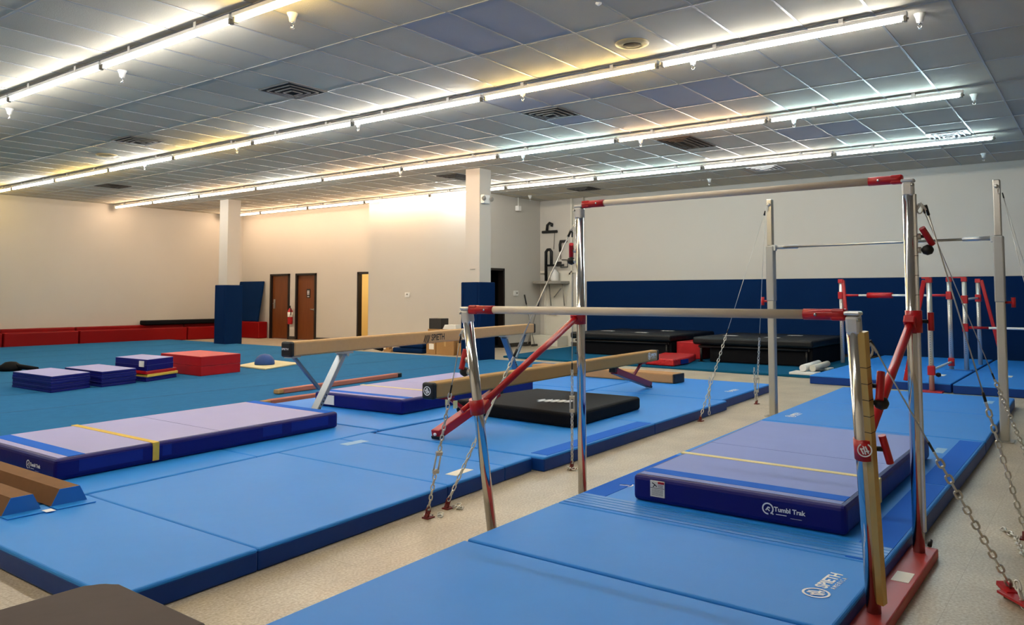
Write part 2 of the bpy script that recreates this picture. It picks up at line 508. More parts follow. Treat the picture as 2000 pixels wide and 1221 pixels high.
# room behind the doorway with its darkness painted on; washroom behind the open door
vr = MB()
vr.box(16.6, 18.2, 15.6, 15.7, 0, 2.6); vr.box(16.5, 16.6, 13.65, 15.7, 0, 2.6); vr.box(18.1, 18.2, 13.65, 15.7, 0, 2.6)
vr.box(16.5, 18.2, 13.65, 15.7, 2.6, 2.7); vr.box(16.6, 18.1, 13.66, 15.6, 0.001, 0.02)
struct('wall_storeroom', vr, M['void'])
br = MB()
br.box(18.9, 19.0, 16.7, 19.6, 0, 2.8); br.box(16.9, 19.0, 19.5, 19.6, 0, 2.8); br.box(16.9, 19.0, 16.7, 16.8, 0, 2.8)
br.box(16.9, 19.0, 16.7, 19.6, 2.8, 2.9)
struct('wall_washroom', br, M['bath'])
tl = MB()
for y in (18.0,): tl.box(17.6, 18.3, 17.9, 18.1, 2.76, 2.795)
o = struct('washroom_ceiling_light', tl, emit('washroom_lamp_diffuser', (1, .86, .55), 14))
del o['kind']; tag(o, 'flat ceiling light inside the washroom behind the open doorway', 'light')

def door(n, y0, y1, hand):
    d = MB(); d.box(16.735, 16.775, y0 + .07, y1 - .07, 0.01, 2.11)
    dd = struct('door_%d' % n, d, M['wood'])
    f = MB()
    f.box(16.66, 16.80, y0, y0 + .07, 0, 2.17); f.box(16.66, 16.80, y1 - .07, y1, 0, 2.17); f.box(16.66, 16.80, y0, y1, 2.11, 2.17)
    f.build('door_frame', M['frame'], dd)
    return dd
d1 = door(1, 21.80, 22.84, 1)
h = MB(); h.box(16.71, 16.735, 22.60, 22.70, 1.0, 1.32, .004); h.tube([(16.70, 22.65, 1.18), (16.66, 22.65, 1.18), (16.66, 22.55, 1.18)], .012, 8)
h.tube([(16.735, 22.65, 1.27), (16.70, 22.65, 1.27)], .028, 12); h.build('lock_plate', M['steel'], d1)
d2 = door(2, 20.44, 21.48, -1)
h = MB(); h.tube([(16.735, 20.60, .99), (16.69, 20.60, .99), (16.69, 20.73, 1.0)], .014, 8); h.lathe((16.735, 20.6, .99), [(.035, 0), (.035, .012)], 14, (-1, 0, 0)); h.build('door_handle', M['steel'], d2)
sg = MB(); sg.box(16.722, 16.735, 20.79, 20.97, 1.37, 1.66, .004)
sgn = sg.build('washroom_sign', M['frame'], d2)
fg = MB()
for yy in (20.85, 20.91):
    fg.lathe((16.721, yy, 1.605), [(.014, 0), (.014, .002)], 12, (-1, 0, 0)); fg.box(16.719, 16.722, yy - .016, yy + .016, 1.515, 1.588); fg.box(16.719, 16.722, yy - .011, yy + .011, 1.46, 1.52)
fg.box(16.719, 16.722, 20.83, 20.93, 1.40, 1.42)
fg.build('sign_figures', M['ink'], sgn)
d3 = struct('door_3', MB().box(16.93, 17.85, 17.40, 17.44, .01, 2.11), M['wood'])
f = MB(); f.box(16.67, 16.81, 18.43, 18.50, 0, 2.17); f.box(16.67, 16.81, 17.45, 17.52, 0, 2.17); f.box(16.67, 16.81, 17.45, 18.5, 2.10, 2.17)
f.build('door_frame', M['frame'], d3)
d4 = MB(); d4.box(16.70, 16.76, 13.47, 13.66, 0, 2.2); d4.box(17.52, 17.58, 13.47, 13.66, 0, 2.2); d4.box(16.7, 17.58, 13.47, 13.66, 2.14, 2.2)
struct('door_4', d4, M['frame'])
d5 = struct('door_5', MB().box(19.30, 19.34, 12.45, 13.25, .01, 2.05), M['offwhite'])
f = MB(); f.box(19.28, 19.349, 12.39, 12.45, 0, 2.1); f.box(19.28, 19.349, 13.25, 13.31, 0, 2.1); f.box(19.28, 19.349, 12.39, 13.31, 2.05, 2.1); f.build('door_frame', M['offwhite'], d5)
h = MB(); h.tube([(19.30, 13.12, .92), (19.25, 13.12, .92), (19.25, 12.86, .90)], .018, 8); h.lathe((19.30, 13.12, .92), [(.04, 0), (.04, .02)], 12, (-1, 0, 0)); h.build('door_handle', M['steel'], d5)
bs = MB()
bs.box(16.67, 16.7, 18.5, 20.44, 0, .1); bs.box(16.67, 16.7, 21.48, 21.80, 0, .1)
struct('baseboard_back', bs, M['base_b'])
bs = MB(); bs.box(17.58, 19.35, 13.47, 13.5, 0, .11); bs.box(16.07, 16.1, 13.5, 17.38, 0, .1)
struct('baseboard_partition', bs, M['base_b'])
struct('baseboard_right', MB().box(19.32, 19.35, -4, 12.39, 0, .11), M['base_b'])
cd = MB(); cd.box(19.27, 19.349, 12.33, 12.385, .12, H); cd.tube([(19.3, 11.97, 0.2), (19.3, 11.97, H)], .025, 8); cd.box(19.27, 19.35, 11.98, 13.45, 2.1, 2.16)
struct('trim_1', cd, M['offwhite'])

# columns with their pads
def column(x, y, s, zt, pad_label, pz):
    c = MB(); c.box(x, x + s, y, y + s, 0, H, .006)
    co = struct('column', c, M['wall'])
    p = .07
    q = MB(); q.box(x - p, x + s + p, y - p, y - .001, .0, pz, .02); q.box(x - p, x - .001, y, y + s, 0, pz, .02)
    q.box(x + s + .001, x + s + p, y, y + s, 0, pz, .02); q.box(x - p, x + s + p, y + s + .001, y + s + p, 0, pz, .02)
    one('column_pad', pad_label, 'pad', q, M['pad_navy'], 'navy pads wrapped around the two columns')
    return co
column(13.42, 20.42, .42, H, 'navy blue padding around the left white column by the red bolsters', 1.75)
c2 = column(13.42, 10.98, .40, H, 'navy blue padding around the right white column beside the black doorway', 1.74)
MB().box(13.405, 13.42, 11.1, 11.24, 2.02, 2.03).build('ledge', M['grey_pl'], c2)

# ------------------------------------------------------------------ ceiling fixtures
def fixture_proto():
    r = bpy.data.objects.new('fluorescent_light', None); COL.objects.link(r)
    hb = MB(); hb.box(-.038, .038, .02, 2.61, -.085, -.045, .005); hb.build('housing', M['lamp_white'], r)
    t = MB(); t.tube([(0, .075, -.114), (0, 2.555, -.114)], .021, 12); t.build('tube', TC['w'], r)
    for y in (.04, 2.59):
        q = MB(); q.box(-.026, .026, y - .014, y + .014, -.142, -.085, .004); q.tube([(0, y - .03, -.114), (0, y + .03, -.114)], .012, 8); q.build('lamp_holder', M['grey_pl'], r)
    for y in (.62, 1.95):
        q = MB(); q.box(-.043, .043, y - .022, y + .022, -.046, -.041); q.box(-.043, -.038, y - .022, y + .022, -.07, -.001); q.box(.038, .043, y - .022, y + .022, -.07, -.001); q.build('hanger', M['lamp_white'], r)
    return r
proto = fixture_proto()
tube_src = [c for c in proto.children if c.name.startswith('tube')][0].data
tube_me = {}
for k in TC:
    me = tube_src.copy(); me.materials.clear(); me.materials.append(TC[k]); tube_me[k] = me
JOINT = [1.46, 4.12, 6.78, 9.40, 12.0, 14.58, 17.15, 19.7, 22.1, 24.3]
rows = [(0.62, 'wywww', 'unseen row above the viewpoint'), (4.47, 'wywwwyw', 'nearest ceiling row'), (8.36, 'wywwywywy', 'second ceiling row'),  # first row is unseen, added on the same spacing to light the foreground
        (12.06, 'cpcppwpwp', 'third ceiling row'), (15.72, 'cwcwwpppp', 'farthest ceiling row')]
ordn = ['first', 'second', 'third', 'fourth', 'fifth', 'sixth', 'seventh', 'eighth', 'ninth']
tint = dict(w='white', y='yellowish', p='peach', c='cool white')
first = True
for x, cols, rn in rows:
    for k, c in enumerate(cols):
        if first: r = proto; first = False; kids = list(proto.children)
        else:
            r = proto.copy(); COL.objects.link(r); kids = []
            for ch in proto.children:
                q = ch.copy(); COL.objects.link(q); q.parent = r; kids.append(q)
        r.location = (x, JOINT[k], H); r.scale = (1, (JOINT[k+1] - JOINT[k]) / 2.63, 1)
        for q in kids:
            if q.name.startswith('tube'): q.data = tube_me[c]
        tag(r, '%s fluorescent strip light from the right-hand end of the %s, %s tube' % (ordn[k], rn, tint[c]), 'light', 'fluorescent strip lights on the ceiling')

def sprinkler(x, y, lab):
    t = thing('sprinkler', lab, 'sprinkler', (x, y, H), 'ceiling sprinklers')
    MB().lathe((x, y, H), [(.055, 0), (.052, -.01), (.038, -.04), (.030, -.085), (.0, -.085)], 18).build('escutcheon', M['white'], t)
    s = MB(); s.tube([(x, y, H - .08), (x, y, H - .105)], .012, 8)
    for q in (-1, 1): s.tube([(x, y + q*.012, H - .10), (x, y + q*.020, H - .125), (x, y + q*.006, H - .15)], .0045, 6)
    s.lathe((x, y, H - .15), [(.02, 0), (.02, -.004)], 12); s.build('nozzle', M['chrome'], t)
sp_rows = [(4.88, [6.4, 9.75, 13.1], 'nearest light row', 'beside'), (8.64, [1.42, 3.83, 6.31, 9.6, 12.9, 16.2], 'second light row', 'beside'),
           (12.6, [1.42, 3.9, 6.6, 9.2, 12.6], 'third light row', 'behind'), (18.0, [1.9, 7.6, 12.9], 'row by the far wall', 'in')]
for x, yy, rn, pre in sp_rows:
    for k, y in enumerate(yy):
        sprinkler(x, y, '%s white sprinkler head from the right, %s the %s' % (ordn[k], pre, rn))

def vent(x, y, sx, sy, lab, m, core):
    t = thing('ceiling_vent', lab, 'vent', (x, y, H), 'ceiling vents')
    f = MB(); z = H - .012
    for k in range(4):
        a, b = sx/2 - k*.075, sy/2 - k*.078
        if a < .05: break
        for q in ((-a, -b, a, -b), (a, -b, a, b), (a, b, -a, b), (-a, b, -a, -b)):
            f.bar((x + q[0], y + q[1], z - .010*k), (x + q[2], y + q[3], z - .010*k), .022, .012)
    f.build('louvre', m, t)
    MB().box(x - sx/2 + .005, x + sx/2 - .005, y - sy/2 + .005, y + sy/2 - .005, H - .011, H - .008).build('grille_core', core, t)
vent(6.76, 8.83, .62, .65, 'grey square air diffuser between the nearest and second light rows', M['vent'], M['vent_dark'])
vent(10.02, 6.78, .62, .65, 'grey square air diffuser between the second and third light rows, right of centre', M['vent'], M['vent_dark'])
vent(7.3, 13.95, .62, .65, 'grey square air diffuser at left, in front of the second light row', M['vent'], M['vent_dark'])
vent(10.0, 20.3, .62, .65, 'dark square air diffuser near the far left wall', M['dark_pl'], M['vent_dark'])
vent(13.45, 6.1, 1.15, .62, 'brown rectangular return grille behind the third light row', M['vent_brown'], M['vent_brown'])
vent(14.3, 12.2, 1.2, .62, 'dark return grille behind the top of the right column', M['dark_pl'], M['vent_dark'])
vent(17.7, 10.95, .62, .65, 'dark square air diffuser above the far corner with the white door', M['dark_pl'], M['vent_dark'])
vent(17.2, 5.95, .62, .65, 'white square air diffuser near the far wall, above the high bar', M['lamp_white'], M['vent'])
vent(15.5, 2.15, .62, .62, 'white square air diffuser above the right end of the farthest light row', M['lamp_white'], M['vent'])
sp = thing('ceiling_speaker', 'tan round ceiling speaker above the second light row', 'speaker', (7.74, 4.15, H))
MB().lathe((7.74, 4.15, H), [(.19, 0), (.185, -.014), (.12, -.03), (.10, -.02)], 28).build('speaker_ring', M['tan_pl'], sp)
MB().lathe((7.74, 4.15, H - .018), [(.10, 0), (.09, -.012), (.02, -.016)], 20).build('speaker_cone', M['vent_brown'], sp)
one('ceiling_access_cap', 'small tan round cap on the ceiling at far left, before the second light row', 'cap', MB().lathe((7.69, 15.9, H), [(.2, 0), (.19, -.02), (.1, -.03)], 24), M['tan_pl'])
one('ceiling_hook', 'tiny white hook on the ceiling at the top edge', 'hook', MB().lathe((6.46, 3.82, H), [(.03, 0), (.03, -.012), (.008, -.03)], 12), M['white'])

# ------------------------------------------------------------------ floor coverings
CZ = 0.05
sf = thing('spring_floor', 'large teal blue carpeted floor area on the left, under the folded mats', 'floor mat', (5, 15, 0))
q = MB(); q.prism([(-1.5, 8.3), (5.5, 8.3), (13.75, 8.95), (13.75, 24.0), (-1.5, 24.0)], 0.001, CZ, .012)
q.build('carpet', M['carpet'], sf)
for k, x in enumerate((1.2, 3.0, 4.8, 6.6, 8.4, 10.2, 12.0)):
    pass
q = MB()
for y in (10.6, 12.4, 14.2, 16.0, 17.8, 19.6, 21.4): q.box(-1.4, 13.7, y - .012, y + .012, CZ - .001, CZ + .0018)
q.build('carpet_seam', mat('teal_carpet_seam', '#225f8a', rough=.95), sf)
cr = MB(); cr.prism([(14.3, 4.12), (14.75, 11.35), (18.7, 11.95), (19.2, 4.12)], .001, .045, .01)
one('carpet_runner', 'dark teal carpet roll laid under the two covered trampolines', 'floor mat', cr, M['carpet_dark'])

def offset_poly(pts, d):                                      # inset a convex ccw polygon
    n = len(pts); out = []
    c = Vector((sum(p[0] for p in pts)/n, sum(p[1] for p in pts)/n))
    for i in range(n):
        a, b, e = Vector(pts[i-1]), Vector(pts[i]), Vector(pts[(i+1) % n])
        u = (b - a).normalized(); v = (e - b).normalized()
        n1 = Vector((-u.y, u.x)); n2 = Vector((-v.y, v.x))
        if n1.dot(c - b) < 0: n1 = -n1
        if n2.dot(c - b) < 0: n2 = -n2
        s = 1 + n1.dot(n2)
        out.append(tuple(b + (n1 + n2) * (d / s)))
    return out

def lerp2(a, b, t): return (a[0] + (b[0]-a[0])*t, a[1] + (b[1]-a[1])*t)
MT = .12
def landing_mat(label, c, folds, strips=(), flaps=(), z=MT, grp='blue landing mats'):
    """c: corners (x0,ya),(x1,ya),(x1,yb),(x0,yb); folds: fractions along x; strips: sides with hook strip"""
    cx = sum(p[0] for p in c)/4; cy = sum(p[1] for p in c)/4
    t = thing('landing_mat', label, 'mat', (cx, cy, 0), grp)
    fr = [0] + list(folds) + [1]
    side = MB(); top = MB()
    for a, b in zip(fr, fr[1:]):
        p = [lerp2(c[0], c[1], a), lerp2(c[0], c[1], b), lerp2(c[3], c[2], b), lerp2(c[3], c[2], a)]
        side.prism(p, .001, z - .012, .012)
        top.prism(offset_poly(p, .001), z - .03, z, .014, 3)
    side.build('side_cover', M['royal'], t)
    top.build('top_cover', M['mat_blue'], t)
    for s in strips:                                          # (fraction0, fraction1, which: 0 = low-y edge, 1 = high-y edge)
        f0, f1, e = s
        a0, a1 = lerp2(c[0], c[1], f0), lerp2(c[0], c[1], f1)
        b0, b1 = lerp2(c[3], c[2], f0), lerp2(c[3], c[2], f1)
        if e == 1: a0, a1, b0, b1 = b0, b1, a0, a1
        L0 = (Vector(b0) - Vector(a0)).length
        p = [lerp2(a0, b0, .02/L0), lerp2(a1, b1, .02/L0), lerp2(a1, b1, .19/L0), lerp2(a0, b0, .19/L0)]
        MB().prism(p, z, z + .0025).build('hook_strip', M['strip'], t)
    for f0, f1 in flaps:
        p = offset_poly([lerp2(c[0], c[1], f0), lerp2(c[0], c[1], f1), lerp2(c[3], c[2], f1), lerp2(c[3], c[2], f0)], .02)
        fl = MB()
        n = 5
        for k in range(n):                                    # ribbed connecting flap
            u0, u1 = k/n, (k + .86)/n
            fl.prism([lerp2(p[0], p[1], u0), lerp2(p[0], p[1], u1), lerp2(p[3], p[2], u1), lerp2(p[3], p[2], u0)], z - .001, z + .004, .0015, 1)
        fl.build('connecting_flap', M['flap'], t)
    return t

m1 = landing_mat('long blue landing mat at lower left with a white label beside the chains', [(1.80, 3.56), (5.41, 3.86), (5.41, 5.80), (1.80, 5.44)], [.222, .68, .885], flaps=())
MB().prism([(4.5, 3.90), (4.74, 3.93), (4.73, 4.03), (4.49, 4.0)], MT, MT + .001).build('label', M['paper'], m1)
MB().box(4.82, 5.08, 5.45, 5.56, MT, MT + .001).build('label', M['light_blue'], m1)
m2 = landing_mat('blue landing mat under the black square mat', [(5.44, 3.76), (9.74, 3.92), (9.74, 5.86), (5.44, 5.76)], [.5], strips=[(.02, .49, 0)])
m3 = landing_mat('blue landing mat at the far end of the beam area', [(9.76, 4.0), (11.95, 4.12), (11.95, 6.0), (9.76, 5.9)], [])
maker_print('maker_logo', (10.75, 4.25, MT + .001), (1, 0, 0), (0, 1, 0), .06, M['ink'], m3)
m4 = landing_mat('blue landing mat lying beneath the yellow-strapped lavender mat at left', [(1.80, 5.47), (5.55, 5.83), (5.55, 8.25), (1.80, 8.1)], [.6])
m5 = landing_mat('blue landing mat under the smaller lavender mat, between the two balance beams', [(5.58, 5.83), (9.74, 5.91), (9.74, 8.55), (5.58, 8.25)], [.5])
MB().box(6.9, 7.1, 7.65, 7.75, MT, MT + .001).build('label', M['ink'], m5)
m6 = landing_mat('blue landing mat beyond the dark red leg of the low beam', [(9.76, 5.93), (11.95, 6.03), (11.95, 8.6), (9.76, 8.55)], [])
r1 = landing_mat('blue landing mat nearest the viewer at bottom centre', [(1.2, .93), (3.33, .93), (3.37, 2.86), (1.2, 2.74)], [])
r2 = landing_mat('blue landing mat under the low rail, with white logos and a ribbed flap', [(3.35, .93), (8.44, .95), (8.47, 3.04), (3.39, 2.86)], [.185],
                 strips=[(.21, .55, 1), (.19, .58, 0), (.585, .985, 0)], flaps=[(.19, .25)])
maker_print('maker_logo', (3.80, 1.075, MT + .001), (1, -.06, 0), (0, 1, 0), .062, M['ink'], r2)
maker_print('maker_logo', (4.92, 2.78, MT + .001), (-1, 0, 0), (0, -1, 0), .06, M['ink'], r2)
MB().box(7.6, 7.85, 1.17, 1.25, MT, MT + .001).build('label', M['light_blue'], r2)
r3 = landing_mat('blue landing mat farthest along the right aisle, beneath the tall single bar', [(8.46, .95), (12.2, 1.03), (12.2, 3.15), (8.49, 3.04)], [.5])
maker_print('maker_logo', (8.98, 2.84, MT + .001), (1, 0, 0), (0, 1, 0), .06, M['ink'], r3)
MB().box(11.4, 11.7, 1.2, 1.3, MT, MT + .001).build('label', M['light_blue'], r3)
f1 = landing_mat('blue mat under the small training bars, left of its pair by the far wall', [(13.42, 1.93), (18.9, 1.95), (18.9, 4.0), (13.48, 4.0)], [.5], z=.14)
for xx, yy in ((15.2, 2.75), (14.6, 2.2)): MB().box(xx, xx + .3, yy, yy + .16, .14, .141).build('label', M['paper'], f1)
f2 = landing_mat('blue mat under the small training bars, right of its pair by the far wall', [(13.36, -2.2), (18.9, -2.2), (18.9, 1.9), (13.36, 1.9)], [.5], z=.14)
MB().box(15.0, 15.3, 1.3, 1.45, .14, .141).build('label', M['paper'], f2)

def cushion(label, c, z0, z1, topm, strap=None, far_strip=False, strap_m='yellow'):
    """c: corners ccw from near-right: (near x, low y), (far x, low y), (far x, high y), (near x, high y)"""
    cx = sum(p[0] for p in c)/4; cy = sum(p[1] for p in c)/4
    t = thing('skill_cushion', label, 'mat', (cx, cy, z0), 'lavender topped skill cushions')
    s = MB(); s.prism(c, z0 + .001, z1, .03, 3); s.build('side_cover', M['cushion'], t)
    tp = offset_poly(c, .035)
    L = (Vector(c[1]) - Vector(c[0])).length
    def cut(f0, f1): return [lerp2(tp[0], tp[1], f0), lerp2(tp[0], tp[1], f1), lerp2(tp[3], tp[2], f1), lerp2(tp[3], tp[2], f0)]
    a, b = .07/L, .20/L
    MB().prism(cut(0, a), z1 - .004, z1 + .002).build('edge_band', topm, t)
    MB().prism(cut(a, b), z1 - .004, z1 + .003).build('hook_strip', M['strip'], t)
    tm = MB()
    e = 1 - .13/L if far_strip else 1
    tm.prism(cut(b, .5), z1 - .004, z1 + .002); tm.prism(cut(.503, e), z1 - .004, z1 + .002)
    if far_strip: MB().prism(cut(e, 1), z1 - .004, z1 + .003).build('hook_strip', M['strip'], t)
    tm.build('top_cover', topm, t)
    if strap is not None:
        f0 = strap; f1 = strap + .055/L
        p = [lerp2(c[0], c[1], f0), lerp2(c[0], c[1], f1), lerp2(c[3], c[2], f1), lerp2(c[3], c[2], f0)]
        m = MB(); m.prism(p, z1 - .002, z1 + .005)
        d = (Vector(c[3]) - Vector(c[0])).normalized() * .005
        a0, a1 = Vector(p[0]), Vector(p[1])
        m.prism([tuple(a0 - d), tuple(a1 - d), tuple(a1 + d), tuple(a0 + d)], z0 + .02, z1 + .004)
        m.build('strap', M[strap_m], t)
    return t
W1 = [(2.63, 6.05), (5.42, 6.27), (5.44, 7.68), (2.63, 7.45)]
k1 = cushion('long lavender topped blue mat at left, tied by a wide yellow strap', W1, MT, .278, M['lav_light'], .27, far_strip=True)
track_print((2.629, 6.46, .185), (0, -1, 0), (0, 0, 1), .034, M['ink'], k1)
for f0, f1 in ((.06, .24), (.30, .33), (.66, .74), (.78, .95)):
    a, b = lerp2(W1[0], W1[1], f0), lerp2(W1[0], W1[1], f1)
    MB().prism([(a[0], a[1] - .0015), (b[0], b[1] - .0015), (b[0], b[1] + .004), (a[0], a[1] + .004)], .165, .25).build('side_patch', M['patch'], k1)
W2 = [(6.38, 6.33), (9.15, 6.50), (9.15, 7.98), (6.32, 7.75)]
k2 = cushion('lavender topped blue mat behind the end of the low balance beam', W2, MT, .288, M['lav_light'], .28, strap_m='pale_yellow')
track_print((6.372, 6.72, .205), (.04, -1, 0), (0, 0, 1), .035, M['ink'], k2)
a = (6.325, 7.62); MB().prism([(a[0] - .002, a[1]), (a[0] + .006, a[1]), (a[0] + .006, a[1] - .22), (a[0] - .0, a[1] - .22)], .15, .26).build('care_label', M['paper'], k2)
W3 = [(4.66, 1.20), (7.30, 1.22), (7.38, 2.66), (4.68, 2.53)]
k3 = cushion('lavender topped blue mat at right, between the rails, with a warning label', W3, MT, .287, M['lav'], .30, strap_m='pale_yellow')
track_print((4.658, 1.60, .20), (0, -1, 0), (0, 0, 1), .036, M['ink'], k3)
wl = MB(); wl.box(4.668, 4.676, 2.30, 2.40, .165, .265)
wlo = wl.build('warning_label', M['paper'], k3)
mm = MB(); mm.box(4.666, 4.669, 2.302, 2.345, .248, .262); mm.build('warning_band', M['red_paint'], wlo)
mm = MB(); mm.box(4.666, 4.669, 2.302, 2.398, .219, .2215)
for z in (.21, .203, .196, .189, .182, .175): mm.box(4.6665, 4.669, 2.31, 2.39, z, z + .0015)
for z in (.24, .234, .228): mm.box(4.6665, 4.669, 2.31, 2.345, z, z + .0015)
for a, b in (((2.385, .252), (2.365, .24)), ((2.365, .24), (2.38, .226)), ((2.365, .24), (2.353, .23))):
    mm.bar((4.667, a[0], a[1]), (4.667, b[0], b[1]), .003, .005)
mm.build('warning_print', M['black_ink'], wlo)

bk = thing('black_mat', 'black square mat with white script on the blue mats at centre', 'mat', (7.5, 5.1, MT))
MB().prism([(6.76, 4.33), (8.38, 4.42), (8.34, 5.88), (6.88, 5.98)], MT + .001, .27, .035, 3).build('mat_cover', M['black'], bk)
sc = MB()
pts = []
for k in range(60):
    t = k/59
    pts.append((7.38 + .16*t + .09*math.sin(t*31) + .04*math.sin(t*63), 5.18 - .36*t, .2725))
sc.tube(pts, .022, 4, oval=.12)
sc.build('script_print', M['ink'], bk)
cm = thing('charcoal_mat', 'charcoal grey mat corner at the bottom left edge, in front of the blue mat', 'mat', (.9, 3.1, 0))
rc = [(-.6, 2.80), (1.785, 2.80)] + [(1.785 - .10 + .10*math.cos(t), 3.575 - .10 + .10*math.sin(t)) for t in [math.pi/2*k/5 for k in range(6)]] + [(-.6, 3.575)]
MB().prism(rc, .001, .20, .014, 2).build('mat_cover', M['charcoal'], cm)
q = MB(); flat_ring(q, Vector((1.42, 3.03, .2015)), Vector((0, -1, 0)), Vector((1, 0, 0)), Vector((0, 0, 1)), .0, .06); q.build('badge', M['grey_pl'], cm)
one('green_block', 'small green block at the bottom left edge of the photo', 'block', MB().box(1.28, 1.47, 4.16, 4.45, .001, .03, .008), M['green'])

def foam_beam(x0, x1, lab):
    t = thing('foam_beam', lab, 'balance beam', ((x0+x1)/2, 6.4, MT), 'brown foam floor beams')
    w = x1 - x0; y0 = 5.36; y1 = 7.9 if x1 < 2.3 else 7.9
    def sec(y): return [(x0, y, MT + .006), (x1, y, MT + .006), (x1 - w*.22, y, MT + .105), (x0 + w*.22, y, MT + .105)]
    b = MB(); a, e = sec(y0), sec(y1)
    for i in range(4): b.quad(a[i], a[(i+1) % 4], e[(i+1) % 4], e[i])
    b.quad(*e); bmesh.ops.recalc_face_normals(b.bm, faces=list(b.bm.faces)); b.build('beam_cover', M['brown_foam'], t)
    c = MB(); a2 = [Vector(p) + Vector((0, -.004, 0)) for p in a]
    c.quad(*a2)
    for i in range(4): c.quad(a2[i], a2[(i+1) % 4], a[(i+1) % 4], a[i])
    c.build('end_cover', M['foam_end'], t)
    MB().box(x0 - .005, x1 + .012, y0 - .10, y0 + .01, MT + .001, MT + .007, .002).build('end_flap', M['mat_blue'], t)
    if x0 < 2.2: MB().box(x1 - .02, x1 + .035, y0 - .13, y0 - .06, MT + .0075, MT + .009).build('label', M['ink'], t)
foam_beam(2.03, 2.25, 'brown trapezoid foam beam at the left edge, nearer of two')
foam_beam(2.31, 2.53, 'brown trapezoid foam beam against the long lavender mat, farther of two')

def pink_beam(y0, x0, x1, ang, lab):
    t = thing('floor_beam', lab, 'balance beam', ((x0+x1)/2, y0, CZ), 'pink suede floor beams')
    d = Vector((math.cos(ang), math.sin(ang), 0)); p0 = Vector((x0, y0, CZ + .037)); p1 = p0 + d*(x1 - x0)
    MB().bar(p0 + d*.1, p1 - d*.1, .11, .07, bev=.012).build('beam_body', M['pink'], t)
    MB().bar(p0, p0 + d*.1, .11, .06, bev=.012).build('end_cap', M['suede'], t)
    MB().bar(p1 - d*.1, p1, .115, .072, bev=.012).build('end_cap', M['rubber'], t)
pink_beam(9.48, 7.05, 9.85, .12, 'pink suede floor beam lying on the teal carpet behind the high beam leg')
pink_beam(8.62, 6.2, 9.0, .05, 'pink suede floor beam mostly hidden behind the two lavender mats')
tb = thing('floor_beam', 'low tan floor beam lying beneath the far end of the low balance beam', 'balance beam', (11.2, 6.6, MT))
MB().prism([(11.08, 5.30), (11.42, 5.30), (11.55, 8.0), (11.2, 8.0)], MT + .002, .265, .02).build('beam_body', M['suede_b'], tb)
MB().prism([(11.075, 5.27), (11.425, 5.27), (11.425, 5.305), (11.075, 5.305)], MT + .002, .262, .012).build('end_cap', M['rubber'], tb)

# ------------------------------------------------------------------ balance beams
def rot_frame(ang):
    d = Vector((math.cos(ang), math.sin(ang), 0)); s = Vector((-math.sin(ang), math.cos(ang), 0)); return d, s
def beam_body(t, e0, e1, zb, zt, capm='rubber', m='suede'):
    d = (e1 - e0).normalized(); hh = zt - zb; zc = Vector((0, 0, (zb + zt)/2))
    b = MB(); b.bar(e0 + zc + d*.06, e1 + zc - d*.06, .13, hh, bev=.018); b.build('beam_body', M[m], t)
    for p, q in ((e0, e0 + d*.065), (e1 - d*.065, e1)):
        c = MB(); c.bar(p + zc, q + zc, .133, hh + .004, bev=.02); c.build('end_cap', M[capm], t)
# high beam
hb = thing('high_balance_beam', 'tall tan balance beam on aluminium legs with black lettering on its side', 'balance beam', (8, 7.2, 0))
d, s = rot_frame(math.radians(10.34))
P0 = Vector((5.51, 6.78, 0))
beam_body(hb, P0 - d*.425, P0 + d*5.47, .825, .978, m='suede_l')
def hpt(u, v, z): return P0 + d*u + s*v + Vector((0, 0, z))
for foot_u, top_u, br_u, bj, base in ((-.02, .48, -.30, .10, MT), (4.93, 4.42, 5.2, 4.86, MT)):
    lg = MB(); lg.bar(hpt(foot_u, 0, base + .03), hpt(top_u, 0, .80), .09, .055, bev=.006)
    L = lg.build('leg', M['alu'] if foot_u < 1 else M['blue_grey'], hb)
    sl = MB()
    for k in range(5):
        t = .16 + .05*k; p = hpt(foot_u + (top_u-foot_u)*t, 0, base + .03 + (.77-base)*t)
        n = -s; sl.bar(p + n*.0465 + Vector((0, 0, -.008)), p + n*.0465 + Vector((0, 0, .010)), .016, .003)
    sl.build('height_slot', M['dark_pl'], L)
    br_ = MB(); br_.bar(hpt(br_u, 0, .815), hpt(bj, 0, .45), .03, .03); br_.build('brace', M['blue_grey'], hb)
    bk_ = MB(); bk_.bar(hpt(top_u - .05, 0, .815), hpt(top_u + .12, 0, .815), .12, .025); bk_.tube([hpt(top_u + .03, -.06, .79), hpt(top_u + .03, .06, .79)], .02, 10)
    bk_.bar(hpt(br_u - .09, 0, .818), hpt(br_u + .05, 0, .818), .09, .014); bk_.build('mounting_bracket', M['galv'], hb)
    ft = MB(); ft.bar(hpt(foot_u, -.10, base + .025), hpt(foot_u, .10, base + .025), .06, .045, bev=.008); ft.build('foot', M['alu'], hb)
fc = hpt(2.16, -.066, .86)
def stripes(mb, o, x, u, n):
    c = o - x*.17
    for k in range(4):
        a = k*.034
        stroke(mb, (a + .035, .075), (a - .012, -.035 + .012*abs(k - 2)), .017, x, u, n, c, .0012)
text('maker_name', 'SPIETH', fc + d*.06, d, (0, 0, 1), .115, M['black_ink'], hb, stripes, bold=.002, squeeze=.95)
ec = hpt(-.4265, .052, .895)
text('end_print', 'SPIETH', ec, -s, (0, 0, 1), .03, M['ink'], hb)
